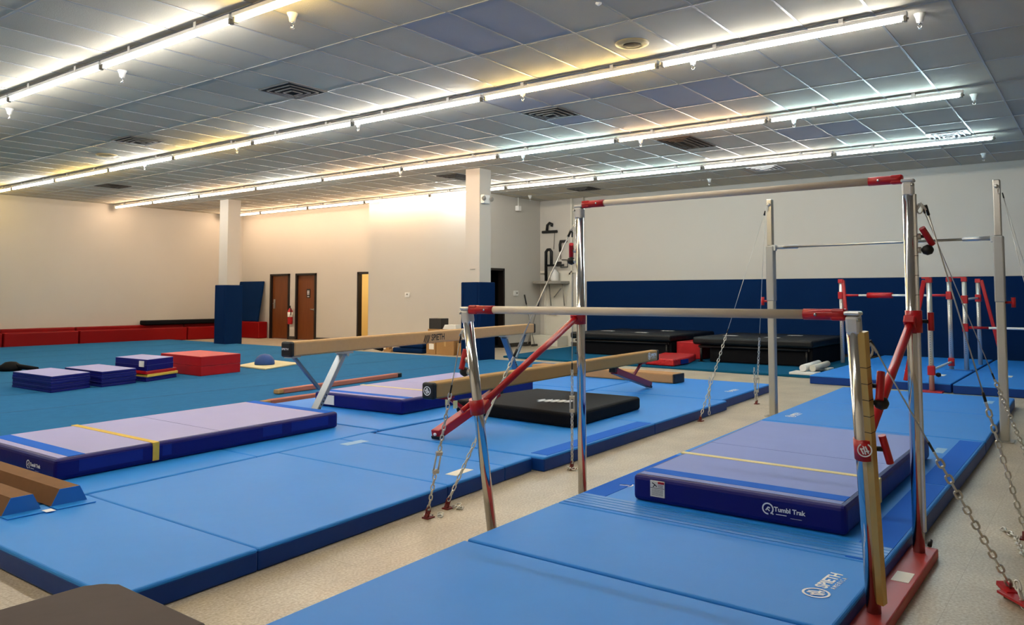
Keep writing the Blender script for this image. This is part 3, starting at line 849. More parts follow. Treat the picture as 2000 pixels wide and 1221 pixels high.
# low beam
lb = thing('low_balance_beam', 'low tan balance beam on dark red legs with a round white badge on its black end', 'balance beam', (8, 5.2, 0))
d, s = rot_frame(math.radians(3.9)); P0 = Vector((5.48, 5.0, 0))
beam_body(lb, P0 - d*.125, P0 + d*5.13, .505, .655)
def lpt(u, v, z): return P0 + d*u + s*v + Vector((0, 0, z))
for foot_u, top_u, br_u, bj in ((.0, 1.0, .16, .50), (4.9, 3.75, 4.64, 4.33)):
    sg_ = 1 if top_u > foot_u else -1
    mm_ = 'red_paint' if sg_ > 0 else 'maroon'
    lg = MB(); lg.bar(lpt(foot_u, 0, MT + .05), lpt(top_u, 0, .46), .095, .085, bev=.008); L = lg.build('leg', M[mm_], lb)
    if sg_ > 0:
        MB().bar(lpt(.34, 0, .271), lpt(.40, 0, .290), .05, .064).build('sticker', M['paper'], L)
    bb = MB(); bb.bar(lpt(br_u, 0, .50), lpt(bj, 0, .32), .03, .03)
    bb.bar(lpt(br_u - .09, 0, .497), lpt(br_u + .06, 0, .497), .10, .02); bb.build('brace', M[mm_], lb)
    ft = MB(); ft.bar(lpt(foot_u - .0*sg_, 0, MT + .019), lpt(foot_u + .07*sg_, 0, MT + .05), .10, .03, bev=.004); ft.build('foot', M['rubber'], lb)
    MB().lathe(lpt(foot_u - .005*sg_, 0, MT + .055), [(.014, -.012), (.014, .012)], 10, d).build('bolt', M['ink'], L)
    MB().bar(lpt(top_u - .06, 0, .47), lpt(top_u + .06, 0, .47), .09, .06, bev=.006).build('mounting_bracket', M['rubber'], lb)
q = MB(); c = lpt(-.1265, 0, .582); emblem(q, c, -s, Vector((0, 0, 1)), -d, .042); q.build('badge', M['ink'], lb)
q = MB(); q.box(5.62, 5.67, 4.90, 4.91, .40, .47); q.build('strap_end', M['pale_yellow'], lb)
maker_print('maker_logo', lpt(4.83, -.0665, .575), d, (0, 0, 1), .05, M['ink'], lb)

# ------------------------------------------------------------------ uneven bars
ub = thing('uneven_bars', 'chrome uneven bars with two beige rails, red braces and chained cables', 'gymnastics bars', (4.3, 1.95, 0))
LOW = 1.367; HI = 2.10
def curve_lerp(a, b, t): return Vector(a).lerp(Vector(b), t)
for yy, out in ((.878, -1), (3.03, 1)):
    right = out < 0
    lo0, lo1 = Vector((3.83, yy, .03)), Vector((3.60, yy, LOW - .07))
    hi0, hi1 = Vector((4.86, yy, .05)), Vector((4.84, yy, HI - .09))
    bs = MB(); bs.box(3.55, 4.98, *((yy - .075, yy + .06) if right else (2.90, 2.99)), .001, .055 if right else .048, .006); bo = bs.build('base_beam', M['red_beam'], ub)
    if right:
        MB().box(4.30, 4.46, yy - .05, yy + .03, .055, .0565).build('sticker', M['paper'], bo)
        q = MB(); q.lathe((4.99, yy - .03, .06), [(.012, 0), (.012, .04)], 10, (1, 0, .6)); q.build('bolt', M['rubber'], bo)
    for a, b, nm in ((lo0, lo1, 'low'), (hi0, hi1, 'high')):
        p = MB(); p.tube([a, b], .0305, 24); po = p.build('post', M['chrome'], ub)
        st = MB(); dd = (b - a).normalized()
        off = Vector((-.012, -.038, 0)) if nm == 'low' else Vector((-.004, -.030, 0))
        if not right: off = Vector((.018, out*.022, 0))
        st.bar(a.lerp(b, .06) + off, b + off, *((.034, .030) if right and nm == 'low' else (.026, .016)), up=(off.x, off.y, 0)); so = st.build('scale_reflection_strip', M['gold_reflection_strip'] if right and nm == 'low' else M['galv'], po)  # right low strip paints the chrome's gold reflection, plus a yellow scale sticker
        tk = MB()
        for k in range(5):
            q = b.lerp(a, .12 + .055*k) + off
            tk.bar(q, q + dd*.003, *((.0345, .0305) if right and nm == 'low' else (.0265, .0165)), up=(off.x, off.y, 0))
        tk.build('scale_mark', M['black_ink'], po)
        hd = MB(); hd.bar(b - dd*.01, b + dd*.07, .058, .062, bev=.012); hd.bar(b + dd*.078 + Vector((0, -.034, 0)), b + dd*.078 + Vector((0, .034, 0)), .058, .018, bev=.007)
        ho = hd.build('post_head', M['alu_cap'], po)
        q = MB(); q.lathe(b + dd*.05 + Vector((-.026, out*.022, 0)), [(.008, 0), (.008, .014)], 12, (-.7, out*.7, 0)); q.build('bolt', M['steel'], po)
        # cable hook
        ko = Vector((.010, out*.030, 0)); hk = b + ko*1.2 - dd*.05
        q = MB(); q.tube([hk + Vector((0, out*.012*k, -.02*abs(k-2))) for k in range(5)], .006, 6); q.tube([hk + Vector((0, out*(.016 + .015*math.cos(t)), -.03 + .028*math.sin(t))) for t in [j*math.pi/5 for j in range(10)]], .0045, 6, closed=True); q.build('hook', M['galv'], po)
        # adjusting T handle and ball knob
        for zz, kind in ((.235, 'T'), (.31, 'B')):
            q0 = b - dd*zz + ko
            e = q0 + Vector((.006, out*.055, 0))
            k = MB(); k.tube([q0, q0 + (e - q0)*.45], .018, 12); k.build('clamp_nut', M['galv'], po)
            k = MB(); k.tube([q0 + (e - q0)*.4, e], .009, 10); k.build('clamp_stem', M['rubber'], po)
            if kind == 'T':
                tilt = Vector((.02, 0, .058)) if nm == 'low' else Vector((-.03, -.02*out, .045))
                k = MB(); k.tube([e - tilt, e - tilt*.9, e + tilt*.9, e + tilt], .017, 12); k.build('t_handle', M['red_paint'], po)
            else:
                k = MB(); k.lathe(e, [(.006, -.03), (.022, -.022), (.03, 0), (.022, .022), (.006, .03)], 16, (0, out, 0)); k.build('ball_knob', M['rubber'], po)
    # collars, brace
    lc0, lc1 = lo0.lerp(lo1, .565), lo0.lerp(lo1, .635)
    hc0, hc1 = hi0.lerp(hi1, .61), hi0.lerp(hi1, .672)
    for a, b, e in ((lc0, lc1, 1), (hc0, hc1, -1)):
        k = MB(); cs = Vector((0, out*.008, 0)); k.tube([a + cs, b + cs], .043, 24); k.bar(a.lerp(b, .5) + Vector((.02*e, 0, -.03)), a.lerp(b, .5) + Vector((.085*e, 0, .02)), .06, .05, bev=.008)
        ko = k.build('collar', M['red_paint'], ub)
        tp = a.lerp(b, .5)
        k = MB(); k.tube([tp + Vector((.02, out*.04, 0)), tp + Vector((.03, out*.085, .0))], .011, 10); k.build('clamp_stem', M['rubber'], ko)
        k = MB(); e2 = tp + Vector((.03, out*.088, 0)); tv = (Vector((.015, out*.012, -.06)) if right else Vector((.05, -.02, .035))) if e > 0 else Vector((0, 0, .05)); k.tube([e2 - tv, e2 - tv*.9, e2 + tv*.9, e2 + tv], .016, 12); k.build('t_handle', M['red_paint'], ko)
        if e > 0 and right:
            k = MB(); nn = Vector((-.97, -.24, 0)).normalized(); xx = Vector((.24, -.97, 0)).normalized(); emblem(k, tp + Vector((0, out*.008, 0)) + nn*.0445, xx, Vector((0, 0, 1)), nn, .03); k.build('badge', M['ink'], ko)
    k = MB(); k.tube([lc0.lerp(lc1, .5) + Vector((.07, 0, .02)), hc0.lerp(hc1, .5) + Vector((-.07, 0, -.02))], .022, 16); k.build('brace', M['red_paint'], ub)
for p0, p1 in (((3.585, .878, LOW), (3.585, 3.03, LOW)), ((4.84, .878, HI), (4.84, 3.03, HI))):
    a, b = Vector(p0), Vector(p1); u = (b - a).normalized()
    r = MB(); r.tube([a + u*.17, b - u*.17], .0215, 18); ro = r.build('rail', M['rail'], ub)
    for q, v in ((a, u), (b, -u)):
        k = MB(); k.tube([q + v*.03, q + v*.06, q + v*.13, q + v*.205], .025, 14); k.bar(q + v*.025, q + v*.09, .046, .052, bev=.01)
        so = k.build('rail_sleeve', M['red_paint'], ro)
        k = MB(); k.lathe(q + v*.15 + Vector((-.023, 0, 0)), [(.008, 0), (.006, .006)], 10, (-1, 0, 0)); k.build('bolt', M['chrome'], so)
guy(ub, (3.62, 3.10, 1.22), (3.88, 3.60, 0), .34, (.64, .78), heap_n=4, L=.05)
guy(ub, (4.87, 3.12, 1.93), (4.13, 3.65, 0), .50, (.60, .74), crad=.005, heap_n=4, L=.05)
guy(ub, (4.88, 3.12, 1.93), (5.66, 3.63, 0), .58, (.68, .76), heap_n=10, L=.048)
guy(ub, (3.62, .82, 1.26), (4.57, .43, 0), .44, L=.062, wire=.0056, crad=.0032, tail=((4.5, .40, .10), (4.42, .36, .005)))
guy(ub, (4.88, .80, 1.95), (5.68, .45, 0), .60, L=.062, wire=.0056, crad=.0045)
guy(ub, (4.88, .82, 1.95), (7.05, .46, 0), .56, L=.056, wire=.005)
k = MB(); k.bar((4.54, .46, .03), (4.36, .30, .025), .06, .012); k.bar((4.60, .47, .05), (4.52, .42, .03), .05, .02); k.build('anchor_plate', M['red_paint'], ub)
k = MB(); chain(k, (5.82, .585, .01), (5.66, .50, .012), .062, .036, .0056); chain(k, (5.66, .50, .012), (5.28, .43, .01), .062, .036, .0056); k.build('loose_chain', M['galv'], ub)

# ------------------------------------------------------------------ single high bar
sb = thing('high_bar', 'tall grey single bar with a thin steel rail and four guy cables', 'gymnastics bar', (9.5, 2.1, 0))
for bx_, by_, out in ((9.60, 3.28, 1), (9.34, .88, -1)):
    k = MB(); k.box(bx_ - .05, bx_ + .05, by_ - .04, by_ + .04, .006, 1.40, .012); po = k.build('post', M['post_light'], sb)
    k = MB(); k.box(bx_ - .056, bx_ + .056, by_ - .046, by_ + .046, 1.38, 2.05, .012); k.build('sleeve', M['grey_post'], po)
    MB().box(bx_ - .04, bx_ + .04, by_ - .032, by_ + .032, 2.05, 2.62, .008).build('inner_post', M['steel'], po)
    MB().box(bx_ - .1, bx_ + .1, by_ - .08, by_ + .08, .0005, .01, .002).build('base_plate', M['steel'], po)
    k = MB(); k.lathe((bx_ - .04, by_, 2.55), [(.02, 0), (.02, .02), (.008, .03)], 12, (-1, 0, 0)); k.tube([(bx_ - .06, by_ + out*(.02 + .012*math.cos(t)), 2.5 + .03*math.sin(t)) for t in [j*math.pi/5 for j in range(10)]], .005, 6, closed=True); k.build('shackle', M['galv'], po)
    k = MB(); k.tube([(bx_, by_ + out*.04, 1.38), (bx_, by_ + out*.11, 1.38)], .012, 8); k.tube([(bx_, by_ + out*.11, 1.33), (bx_, by_ + out*.11, 1.43)], .02, 10); k.build('clamp_knob', M['red_paint'], po)
    for ax in (-.9, .92):
        guy(sb, (bx_ - .03, by_ + out*.05, 2.48), (bx_ + ax, by_ + out*.54, 0), .62 if ax < 0 else .66, (.86, .96) if ax > 0 else None, L=.056, wire=.005, heap_n=0,
            tail=((bx_ + ax*.8 , by_ + out*.5, .5), (bx_ + ax*.83, by_ + out*.5, .06)))
k = MB(); k.tube([(9.59, 3.2, 2.03), (9.36, .96, 2.03)], .014, 14); ro = k.build('rail', M['steel'], sb)
for yA, yB, xa in ((3.24, 2.95, 9.59), (.92, 1.2, 9.36)):
    k = MB(); k.tube([(xa, yA, 2.03), (xa + (.0), yB, 2.03)], .022, 12); k.box(xa - .03, xa + .03, min(yA, yA+.05) - .03, max(yA, yA) + .03, 1.99, 2.06, .005); k.build('rail_fitting', M['alu'], ro)

# ------------------------------------------------------------------ small training bar station
ts = thing('training_bar_station', 'small red and silver training bar station against the navy wall pads', 'gymnastics bars', (15.5, 2.2, 0))
F = .142
def tpost(x, y, zb=F, zt=1.75):
    k = MB(); k.tube([(x, y, zb), (x, y, zt)], .038, 16); po = k.build('post', M['galv'], ts)
    MB().box(x - .045, x + .045, y - .045, y + .045, zt - .06, zt + .015, .006).build('post_cap', M['red_paint'], po)
    h_ = MB()
    for j in range(26): h_.lathe((x - .0375, y, zb + .3 + j*.035), [(.006, 0), (.006, .002)], 6, (-1, 0, 0))
    h_.build('height_hole', M['black_ink'], po)
    return po
P1_, P2_, P3_, P4_, P5_ = (16.3, 4.20), (15.9, 2.27), (13.32, 2.17), (15.85, 2.03), (17.4, 2.0)
tpost(*P1_); tpost(*P2_); tpost(P3_[0], P3_[1], .03, 1.70); tpost(*P4_); tpost(*P5_); tpost(15.85, -.2)
for a, b in (((16.3, 4.16, 1.74), (16.2, 4.02, F)), ((13.36, 2.24, 1.68), (13.5, 2.56, F)), ((17.4, 1.94, 1.74), (17.4, 1.62, F)), ((15.85, -.26, 1.74), (15.85, -.6, F))):
    MB().bar(a, b, .06, .06, bev=.008).build('brace', M['red_paint'], ts)
MB().box(13.26, 13.42, 2.15, 2.26, 1.70, 1.725).build('top_plate', M['red_paint'], ts)
MB().box(15.83, 15.92, 2.0, 2.3, 1.755, 1.775).build('top_plate', M['red_paint'], ts)
MB().box(13.2, 13.41, 2.02, 2.32, .001, .03, .004).build('base_plate', M['red_paint'], ts)
MB().box(15.8, 15.95, 1.95, 2.35, F, F + .015).build('base_plate', M['foam_end'], ts)
def tbar(a, b, slv=.3, pad=None):
    a, b = Vector(a), Vector(b); u = (b - a).normalized()
    k = MB(); k.tube([a, b], .02, 12); ro = k.build('rail', M['white'], ts)
    for q, v in ((a, u), (b, -u)):
        k = MB(); k.tube([q, q + v*slv], .026, 12, r2=.021); k.bar(q - v*.045 + Vector((0, 0, -.001)), q + v*.045, .1, .14, bev=.008); k.build('rail_sleeve', M['red_paint'], ro)
    if pad:
        k = MB(); k.tube([a + u*pad[0], a + u*pad[1]], .055, 14); k.build('rail_pad', M['red_paint'], ro)
tbar((16.3, 4.20, 1.45), (15.9, 2.27, 1.45), .35, (.52, .98))
tbar((13.32, 2.17, .33), (15.9, 2.27, .28), .12)
tbar((15.85, 2.03, .89), (15.85, -.2, .89), .35)
tbar((15.85, 2.03, 1.38), (17.4, 2.0, 1.40), .12)
k = MB(); k.lathe((13.40, 2.12, .26), [(.02, 0), (.035, .03), (.03, .06)], 12, (.6, -.6, 0)); k.build('lock_knob', M['rubber'], ts)

# ------------------------------------------------------------------ trampolines, red mats, far wall pads
wp = MB()
wp.box(19.27, 19.349, -3.99, 11.85, .10, 1.85, .015)
one('wall_pad', 'long run of navy blue wall padding along the far right wall', 'pad', wp, M['pad_navy'])
def trampoline(x0, x1, y0, y1, z, lab):
    t = thing('trampoline', lab, 'trampoline', ((x0+x1)/2, (y0+y1)/2, 0), 'covered trampolines by the far wall')
    k = MB(); k.box(x0, x1, y0, y1, z - .16, z, .05, 3); k.build('cover', M['black_v'], t)
    fr = MB()
    for a, b in (((x0 + .1, y0 + .12), (x1 - .1, y0 + .12)), ((x0 + .1, y1 - .12), (x1 - .1, y1 - .12)), ((x0 + .1, y0 + .12), (x0 + .1, y1 - .12)), ((x1 - .1, y0 + .12), (x1 - .1, y1 - .12))):
        fr.tube([(*a, z - .2), (*b, z - .2)], .03, 10)
    fr.build('frame', M['rubber'], t)
    for x in (x0 + .12, x1 - .12):
        for y in (y0 + .15, y1 - .15):
            k = MB(); k.tube([(x, y, z - .2), (x, y, .05)], .028, 10); k.box(x - .05, x + .05, y - .05, y + .05, .046, .06); k.build('leg', M['rubber'], t)
    k = MB(); k.box(x0 + .16, x1 - .2, y0 + .05, y1 - .32, .05, z - .16, .02); k.build('skirt', M['black'], t)
    for px, py in ((.35, .75), (.25, .35), (.7, .3)):
        xx, yy = x0 + (x1-x0)*px, y0 + (y1-y0)*py
        MB().box(xx, xx + .16, yy, yy + .3, z + .0, z + .002).build('label', M['paper'], t)
trampoline(16.3, 18.8, 7.85, 10.5, .57, 'black covered trampoline nearer the corner with the white door')
trampoline(15.9, 18.4, 4.65, 7.15, .57, 'black covered trampoline beside the red mats and the tall bar')
rm = thing('red_mat', 'upright red folded mat between the two black trampolines', 'mat', (16.9, 7.95, 0), 'red mats by the trampolines')
MB().box(16.5, 17.5, 7.19, 7.80, .046, .42, .02).build('mat_cover', M['red'], rm)
rw = thing('red_wedge', 'low red wrinkled mat on the floor in front of the trampolines', 'mat', (15.2, 7.3, 0), 'red mats by the trampolines')
k = MB(); k.prism([(14.5, 6.92), (15.3, 6.95), (16.2, 7.2), (16.2, 7.95), (14.62, 7.62)], .047, .19, .03, 3); ko = k.build('mat_cover', mat('red_wrinkled_vinyl', '#b4131a', rough=.35, bump=.8, bscale=22), rw)
MB().box(14.85, 15.2, 6.92, 6.945, .07, .16).build('blue_patch', M['patch'], rw)
wr = thing('foam_roll_stand', 'pair of white rolled pads on a white base beside the blue far mat', 'roll', (15.2, 4.45, 0))
k = MB(); k.tube([(14.5, 4.42, .155), (15.75, 4.50, .155)], .06, 14); k.build('foam_roll', M['white'], wr)
k = MB(); k.tube([(14.6, 4.28, .15), (15.8, 4.35, .15)], .055, 14); k.build('foam_roll', M['offwhite'], wr)
k = MB(); k.box(14.35, 14.75, 4.18, 4.62, .046, .09, .01); k.build('base', M['white'], wr)
k = MB(); k.box(15.4, 15.75, 4.22, 4.6, .046, .09, .01); k.build('base', M['white'], wr)

# ------------------------------------------------------------------ left wall: red bolsters, leaning pad
zs = [(4.6, 8.98), (9.02, 10.98), (11.02, 14.38), (14.42, 16.25)]
labs = ['red bolster mat along the left wall, at the left edge of the photo', 'red bolster mat along the left wall, second from the left edge',
        'red bolster mat along the left wall, under the black mat', 'red bolster mat in the corner behind the left column']
for (a, b), lab in zip(zs, labs):
    t = thing('bolster_mat', lab, 'mat', ((a+b)/2, 24.2, 0), 'red bolster mats along the wall')
    MB().box(a, b, 24.04, 24.26, .001, .42, .03, 3).build('front_panel', M['red_dark'], t)
    MB().box(a, b, 24.27, 24.47, .001, .52, .03, 3).build('rear_panel', M['red_dark'], t)
t = thing('bolster_mat', 'red bolster mat below the leaning navy panel, left of the wooden doors', 'mat', (16.45, 23.6, 0), 'red bolster mats along the wall')
MB().box(16.30, 16.66, 22.93, 24.0, .001, .56, .03, 3).build('front_panel', M['red_dark'], t)
q = MB(); q.prism([(13.0, 24.1), (15.7, 24.1), (15.7, 24.45), (13.0, 24.45)], .525, .66, .03)
one('black_mat', 'long black folded mat lying on the red bolsters by the left wall', 'mat', q, M['black'])
q = MB(); q.bar((16.40, 23.78, .565), (16.62, 23.78, 1.93), 1.35, .07, up=(1, 0, 0), bev=.02)
one('leaning_panel', 'navy blue padded panel leaning on the wall above the red bolster', 'pad', q, M['pad_navy'])

# ------------------------------------------------------------------ folded mats on the carpet
def panel_stack(lab, c, n, h, topm, seam, grp='folded panel mats on the carpet', z=CZ, side='cushion', name='folded_mat'):
    cx = sum(p[0] for p in c)/4; cy = sum(p[1] for p in c)/4
    t = thing(name, lab, 'mat', (cx, cy, z), grp)
    s = MB()
    for k in range(n):
        s.prism(offset_poly(c, rnd.uniform(0, .008)), z + .001 + h*k/n, z + h*(k+1)/n - .002, .006)
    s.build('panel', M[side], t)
    MB().prism(offset_poly(c, .012), z + h - .008, z + h + .001).build('top_cover', topm, t)
    m = MB()
    for k in seam: m.prism(offset_poly(c, -.003), z + h*k/n - .004, z + h*k/n + .001)
    if seam: m.build('seam_piping', M['piping'], t)
    return t
def para(F, R, Lv):                                           # corners from front, right, and vector to the left corner
    return [F, R, (R[0] + Lv[0], R[1] + Lv[1]), (F[0] + Lv[0], F[1] + Lv[1])]
panel_stack('dark blue folded panel mat at far left of the row on the teal carpet', para((5.20, 12.18), (5.86, 12.42), (-.02, 1.28)), 6, .235, M['lav_light'], (2, 4))
panel_stack('dark blue folded panel mat second in the row, with a lifted corner', para((5.98, 12.32), (6.62, 12.50), (.02, 1.28)), 6, .235, M['lav_light'], (2, 4))
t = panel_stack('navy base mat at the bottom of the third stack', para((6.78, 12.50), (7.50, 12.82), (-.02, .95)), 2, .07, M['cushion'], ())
yb = panel_stack('thin yellow folded mat in the third stack, above the navy base mat', para((6.80, 12.50), (7.52, 12.82), (-.02, .93)), 1, .045, M['yellow'], (), z=CZ + .072, side='yellow')
rb = panel_stack('thin red folded mat in the third stack, under the blue mat', para((6.78, 12.50), (7.50, 12.82), (-.02, .95)), 1, .05, M['red'], (), z=CZ + .119, side='red')
t = panel_stack('dark blue folded mat with a white label, on top of the third stack', para((6.80, 12.52), (7.42, 12.80), (-.02, 1.0)), 2, .185, M['lav_light'], (1,), z=CZ + .171)
MB().box(6.783, 6.797, 12.60, 12.74, CZ + .235, CZ + .33).build('label', M['paper'], t)
panel_stack('large bright red folded mat block on the teal carpet', para((7.82, 12.62), (8.72, 12.78), (.06, 1.42)), 2, .335, mat('bright_red_vinyl_top', '#c4313a', rough=.42, spec=.45), (), side='red', name='red_block')
cp = MB(); cp.prism([(9.2, 12.72), (10.4, 13.22), (10.55, 14.5), (9.3, 13.75)], CZ + .001, CZ + .03, .01)
one('foam_pad', 'thin cream foam pad on the teal carpet under the blue dome', 'pad', cp, M['cream'])
dm = MB(); dm.lathe((9.72, 13.45, CZ + .031), [(.19, 0), (.195, .03), (.185, .09), (.15, .15), (.09, .195), (.02, .21)], 24)
one('half_ball', 'blue rubber half ball on the cream pad', 'ball', dm, M['ball'])
bg = MB(); bg.lathe((6.28, 16.4, CZ + .002), [(.18, 0), (.20, .04), (.17, .10), (.09, .16), (.02, .17)], 18); bg.tube([(6.33, 16.3, .14), (6.45, 16.1, .11), (6.56, 15.95, CZ + .03)], .045, 10)
one('duffel_bag', 'small black bag on the carpet at the left edge', 'bag', bg, M['black'])

# ------------------------------------------------------------------ by the block wall: boxes and odds
def carton(lab, x0, x1, y0, y1, z0, z1, label=False):
    t = thing('cardboard_box', lab, 'box', ((x0+x1)/2, (y0+y1)/2, z0), 'cardboard boxes by the wall')
    MB().box(x0, x1, y0, y1, z0 + .001, z1, .004).build('carton', M['cardboard'], t)
    ym = (y0 + y1)/2
    MB().box(x0 - .001, x1 + .001, ym - .03, ym + .03, z1 - .12, z1 + .0012).build('tape', M['tape'], t)
    if label: MB().box(x0 - .0015, x0, y0 + .06, y0 + .22, z0 + .12, z0 + .26).build('shipping_label', M['paper'], t)
carton('cardboard box with a white label, left of the bottom row by the wall', 14.55, 15.0, 13.29, 13.60, 0, .33, True)
carton('plain cardboard box at the bottom, beside the labelled box', 14.55, 15.1, 12.70, 13.27, 0, .33)
carton('wide cardboard box on top of the two bottom boxes', 14.58, 15.05, 12.72, 13.58, .331, .62)
carton('small cardboard box partly hidden behind the left chrome post', 14.62, 15.0, 12.25, 12.66, 0, .30)
one('speaker_box', 'dark grey box standing on the cardboard boxes', 'speaker', MB().box(14.62, 14.9, 13.18, 13.58, .621, .88, .006), M['dark_pl'])
pp = MB()
for k in range(5): pp.box(14.62 + .01*k, 14.92, 12.70 + .01*k, 13.12 - .006*k, .621 + .022*k, .641 + .022*k)
one('paper_stack', 'stack of white papers on the wide cardboard box', 'papers', pp, M['paper'])
dk = MB(); dk.box(14.5, 15.1, 13.7, 14.75, .001, .12, .04, 3); dk.box(14.52, 15.08, 13.72, 14.55, .121, .24, .05, 3)
one('navy_folded_mat', 'dark navy folded mat on the floor left of the cardboard boxes', 'mat', dk, M['pad_navy'])
wk = MB(); wk.box(14.5, 14.7, 14.78, 15.06, .001, .06); wk.box(14.5, 14.62, 14.86, 14.98, .061, .2)
one('wood_block', 'small pale wood block left of the navy folded mat', 'block', wk, M['cardboard'])
bt = MB(); bt.tube([(14.5, 15.1, .05), (14.45, 15.4, .10), (14.5, 15.8, .05), (14.55, 16.1, .09)], .045, 10)
one('black_hose', 'black curved hose on the floor along the block wall', 'hose', bt, M['black'])
rbg = MB(); rbg.box(15.9, 16.25, 12.95, 13.25, .001, .30, .04, 3); rbg.tube([(16.07, 12.98, .29), (16.07, 13.02, .38), (16.07, 13.18, .38), (16.07, 13.22, .29)], .015, 8)
one('red_bag', 'dark red bag on the floor by the black doorway', 'bag', rbg, M['red_dark'])

def plate(name, lab, cat, x0, x1, y0, y1, z0, z1, n, inner):
    t = thing(name, lab, cat, ((x0+x1)/2, (y0+y1)/2, z0))
    MB().box(x0, x1, y0, y1, z0, z1, .006).build('case', M['white'], t)
    MB().box(*inner).build('display', M['grey_pl'], t)
plate('thermostat', 'white thermostat on the cream block wall above the boxes', 'thermostat', 16.07, 16.099, 15.69, 15.86, 1.395, 1.53, 0, (16.066, 16.071, 15.74, 15.80, 1.46, 1.50))
plate('wall_panel', 'white thermostat box on the wall right of the black doorway', 'thermostat', 18.02, 18.22, 13.47, 13.499, 1.44, 1.58, 0, (18.12, 18.18, 13.466, 13.471, 1.49, 1.54))
sl = thing('strobe_light', 'white alarm strobe hanging near the ceiling right of the right column', 'alarm', (18.12, 13.4, 3.9))
k = MB(); k.tube([(18.12, 13.4, H - .01), (18.12, 13.4, 4.0)], .012, 8); k.build('stem', M['white'], sl)
k = MB(); k.box(18.05, 18.19, 13.34, 13.46, 3.86, 4.0, .01); k.build('case', M['white'], sl)
el = thing('emergency_light', 'white twin lamp emergency light on the right column', 'light', (13.5, 10.95, 3.5))
MB().box(13.45, 13.66, 10.88, 10.978, 3.47, 3.66, .01).build('case', M['white'], el)
for x in (13.43, 13.70):
    k = MB(); k.lathe((x, 10.90, 3.58), [(.03, 0), (.055, -.05), (.05, -.06)], 16, (.3, 1, .2)); k.build('lamp_head', M['grey_pl'], el)

fx = thing('fire_extinguisher', 'red fire extinguisher hung between the two wooden doors', 'extinguisher', (16.6, 21.64, .6))
k = MB(); k.lathe((16.60, 21.64, .50), [(.06, 0), (.085, .02), (.085, .42), (.05, .50), (.03, .53)], 18); k.build('cylinder', M['red_paint'], fx)
k = MB(); k.lathe((16.60, 21.64, .74), [(.0865, 0), (.0865, .16)], 18); k.build('label', M['paper'], fx)
k = MB(); k.bar((16.6, 21.64, 1.03), (16.55, 21.58, 1.10), .03, .03); k.tube([(16.6, 21.64, 1.04), (16.56, 21.55, 1.02), (16.54, 21.53, .8)], .014, 8); k.build('valve_handle', M['rubber'], fx)
pt = thing('towel_dispenser', 'beige paper towel dispenser on the washroom wall seen through the open doorway', 'dispenser', (18.7, 18.9, 1.0))
MB().box(18.6, 18.89, 19.0, 19.4, 1.0, 1.45, .05, 3).build('case', M['tan_pl'], pt)
MB().box(18.6, 18.8, 19.05, 19.3, .94, .99).build('paper_slot', M['dark_pl'], pt)

# corner with the shelf
ws = thing('wall_shelf', 'grey round fronted shelf on legs mounted high in the far corner', 'shelf', (19.0, 13.0, 1.5))
k = MB(); k.prism([(19.3, 12.42)] + [(18.98 + .32*math.cos(t), 12.95 + .52*math.sin(t)) for t in [math.pi*1.5 - math.pi*j/10 for j in range(11)]] + [(19.3, 13.47)], 1.78, 1.86, .015); k.build('shelf_board', M['grey_pl'], ws)
for a, b in (((19.1, 12.55, 1.78), (19.2, 12.55, 1.15)), ((19.05, 12.98, 1.78), (19.15, 12.98, 1.15)), ((19.1, 12.6, 1.65), (19.2, 12.9, 1.4))):
    k = MB(); k.tube([a, b], .018, 8); k.build('leg', M['grey_pl'], ws)
st = MB(); st.tube([(19.1, 13.12, 1.862), (19.1, 13.12, 2.72), (19.1, 13.06, 2.78), (19.1, 12.98, 2.78), (19.1, 12.93, 2.72), (19.1, 12.93, 2.30)], .045, 10)
st.tube([(19.1, 13.12, 2.32), (19.1, 12.5, 2.32)], .03, 8); st.box(19.06, 19.14, 12.6, 12.72, 2.28, 2.42)
one('black_stand', 'black looped tube stand on the corner shelf', 'stand', st, M['rubber'])
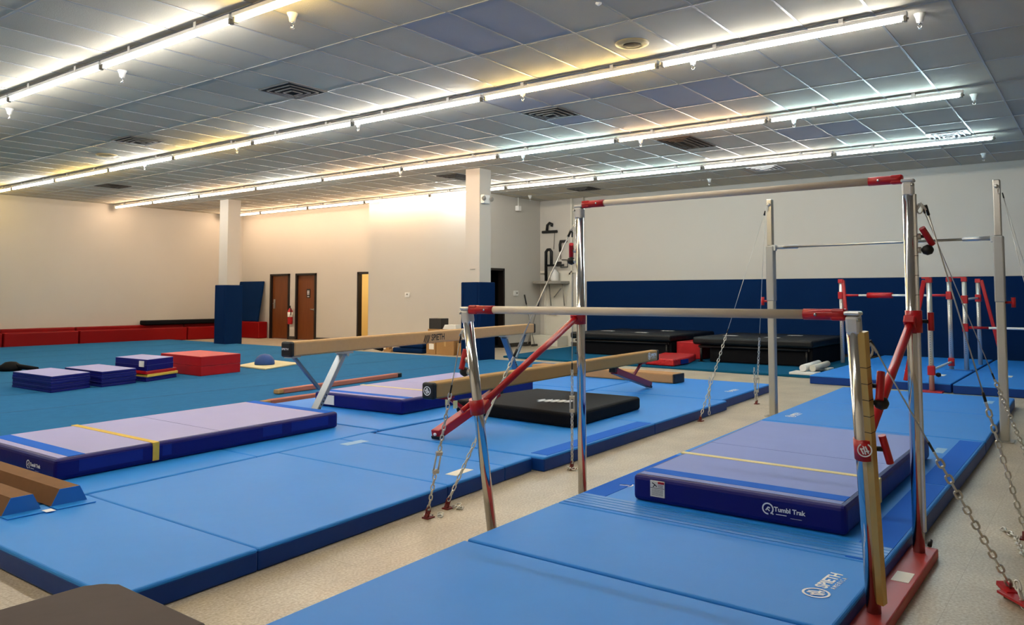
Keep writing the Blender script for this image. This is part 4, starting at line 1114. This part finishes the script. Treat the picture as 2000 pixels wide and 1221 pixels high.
jg = MB(); jg.lathe((19.15, 12.85, 1.862), [(.11, 0), (.12, .03), (.12, .24), (.06, .30), (.05, .34)], 16)
one('white_jug', 'white plastic jug on the corner shelf beside the black stand', 'jug', jg, M['white'])
hk = MB(); hk.box(19.27, 19.345, 12.86, 13.40, 3.28, 3.36, .02); hk.tube([(19.29, 13.22, 3.36), (19.29, 13.2, 3.52), (19.29, 13.12, 3.58), (19.29, 13.03, 3.54), (19.29, 13.05, 3.47)], .04, 8)
hk.tube([(19.3, 12.95, 3.28), (19.3, 12.98, 2.8)], .008, 6)
one('wall_hook', 'black hook bracket on the far wall above the corner shelf', 'hook', hk, M['rubber'])
hk = MB(); hk.tube([(19.28, 12.52, 3.02), (19.28, 12.73, 3.02), (19.28, 12.75, 2.92), (19.28, 12.74, 2.72)], .04, 8); hk.tube([(19.3, 12.74, 2.72), (19.3, 12.74, 2.5)], .012, 6)
hk.tube([(19.3, 12.7, 2.48), (19.3, 12.5, 2.48), (19.3, 12.5, 2.27), (19.3, 12.75, 2.27)], .014, 6)
one('pipe_bracket', 'black bent pipe bracket on the far wall beside the vertical trim', 'bracket', hk, M['rubber'])
bx = MB(); bx.box(18.75, 19.27, 12.5, 13.42, .001, .30, .01)
one('white_plinth', 'low white box in front of the white corner door', 'box', bx, M['offwhite'])
def pole(lab, a, b, nm, gm):
    t = thing(nm, lab, 'pole', b)
    a, b = Vector(a), Vector(b)
    k = MB(); k.tube([a.lerp(b, .18), b], .012, 8); k.build('shaft', M['grey_pl'], t)
    k = MB(); k.tube([a, a.lerp(b, .2)], .02, 8); k.build('grip', M[gm], t)
    k = MB(); k.box(b.x - .12, b.x + .12, b.y - .03, b.y + .03, .001, .06); k.build('head', M['dark_pl'], t)
pole('thin black gripped broom leaning on the wall right of the thermostat box', (18.50, 13.46, 1.47), (18.62, 13.2, .04), 'broom', 'rubber')
pole('tall mop leaning in the far corner by the white door', (19.3, 13.46, 1.40), (18.6, 13.44, .04), 'mop', 'rubber')
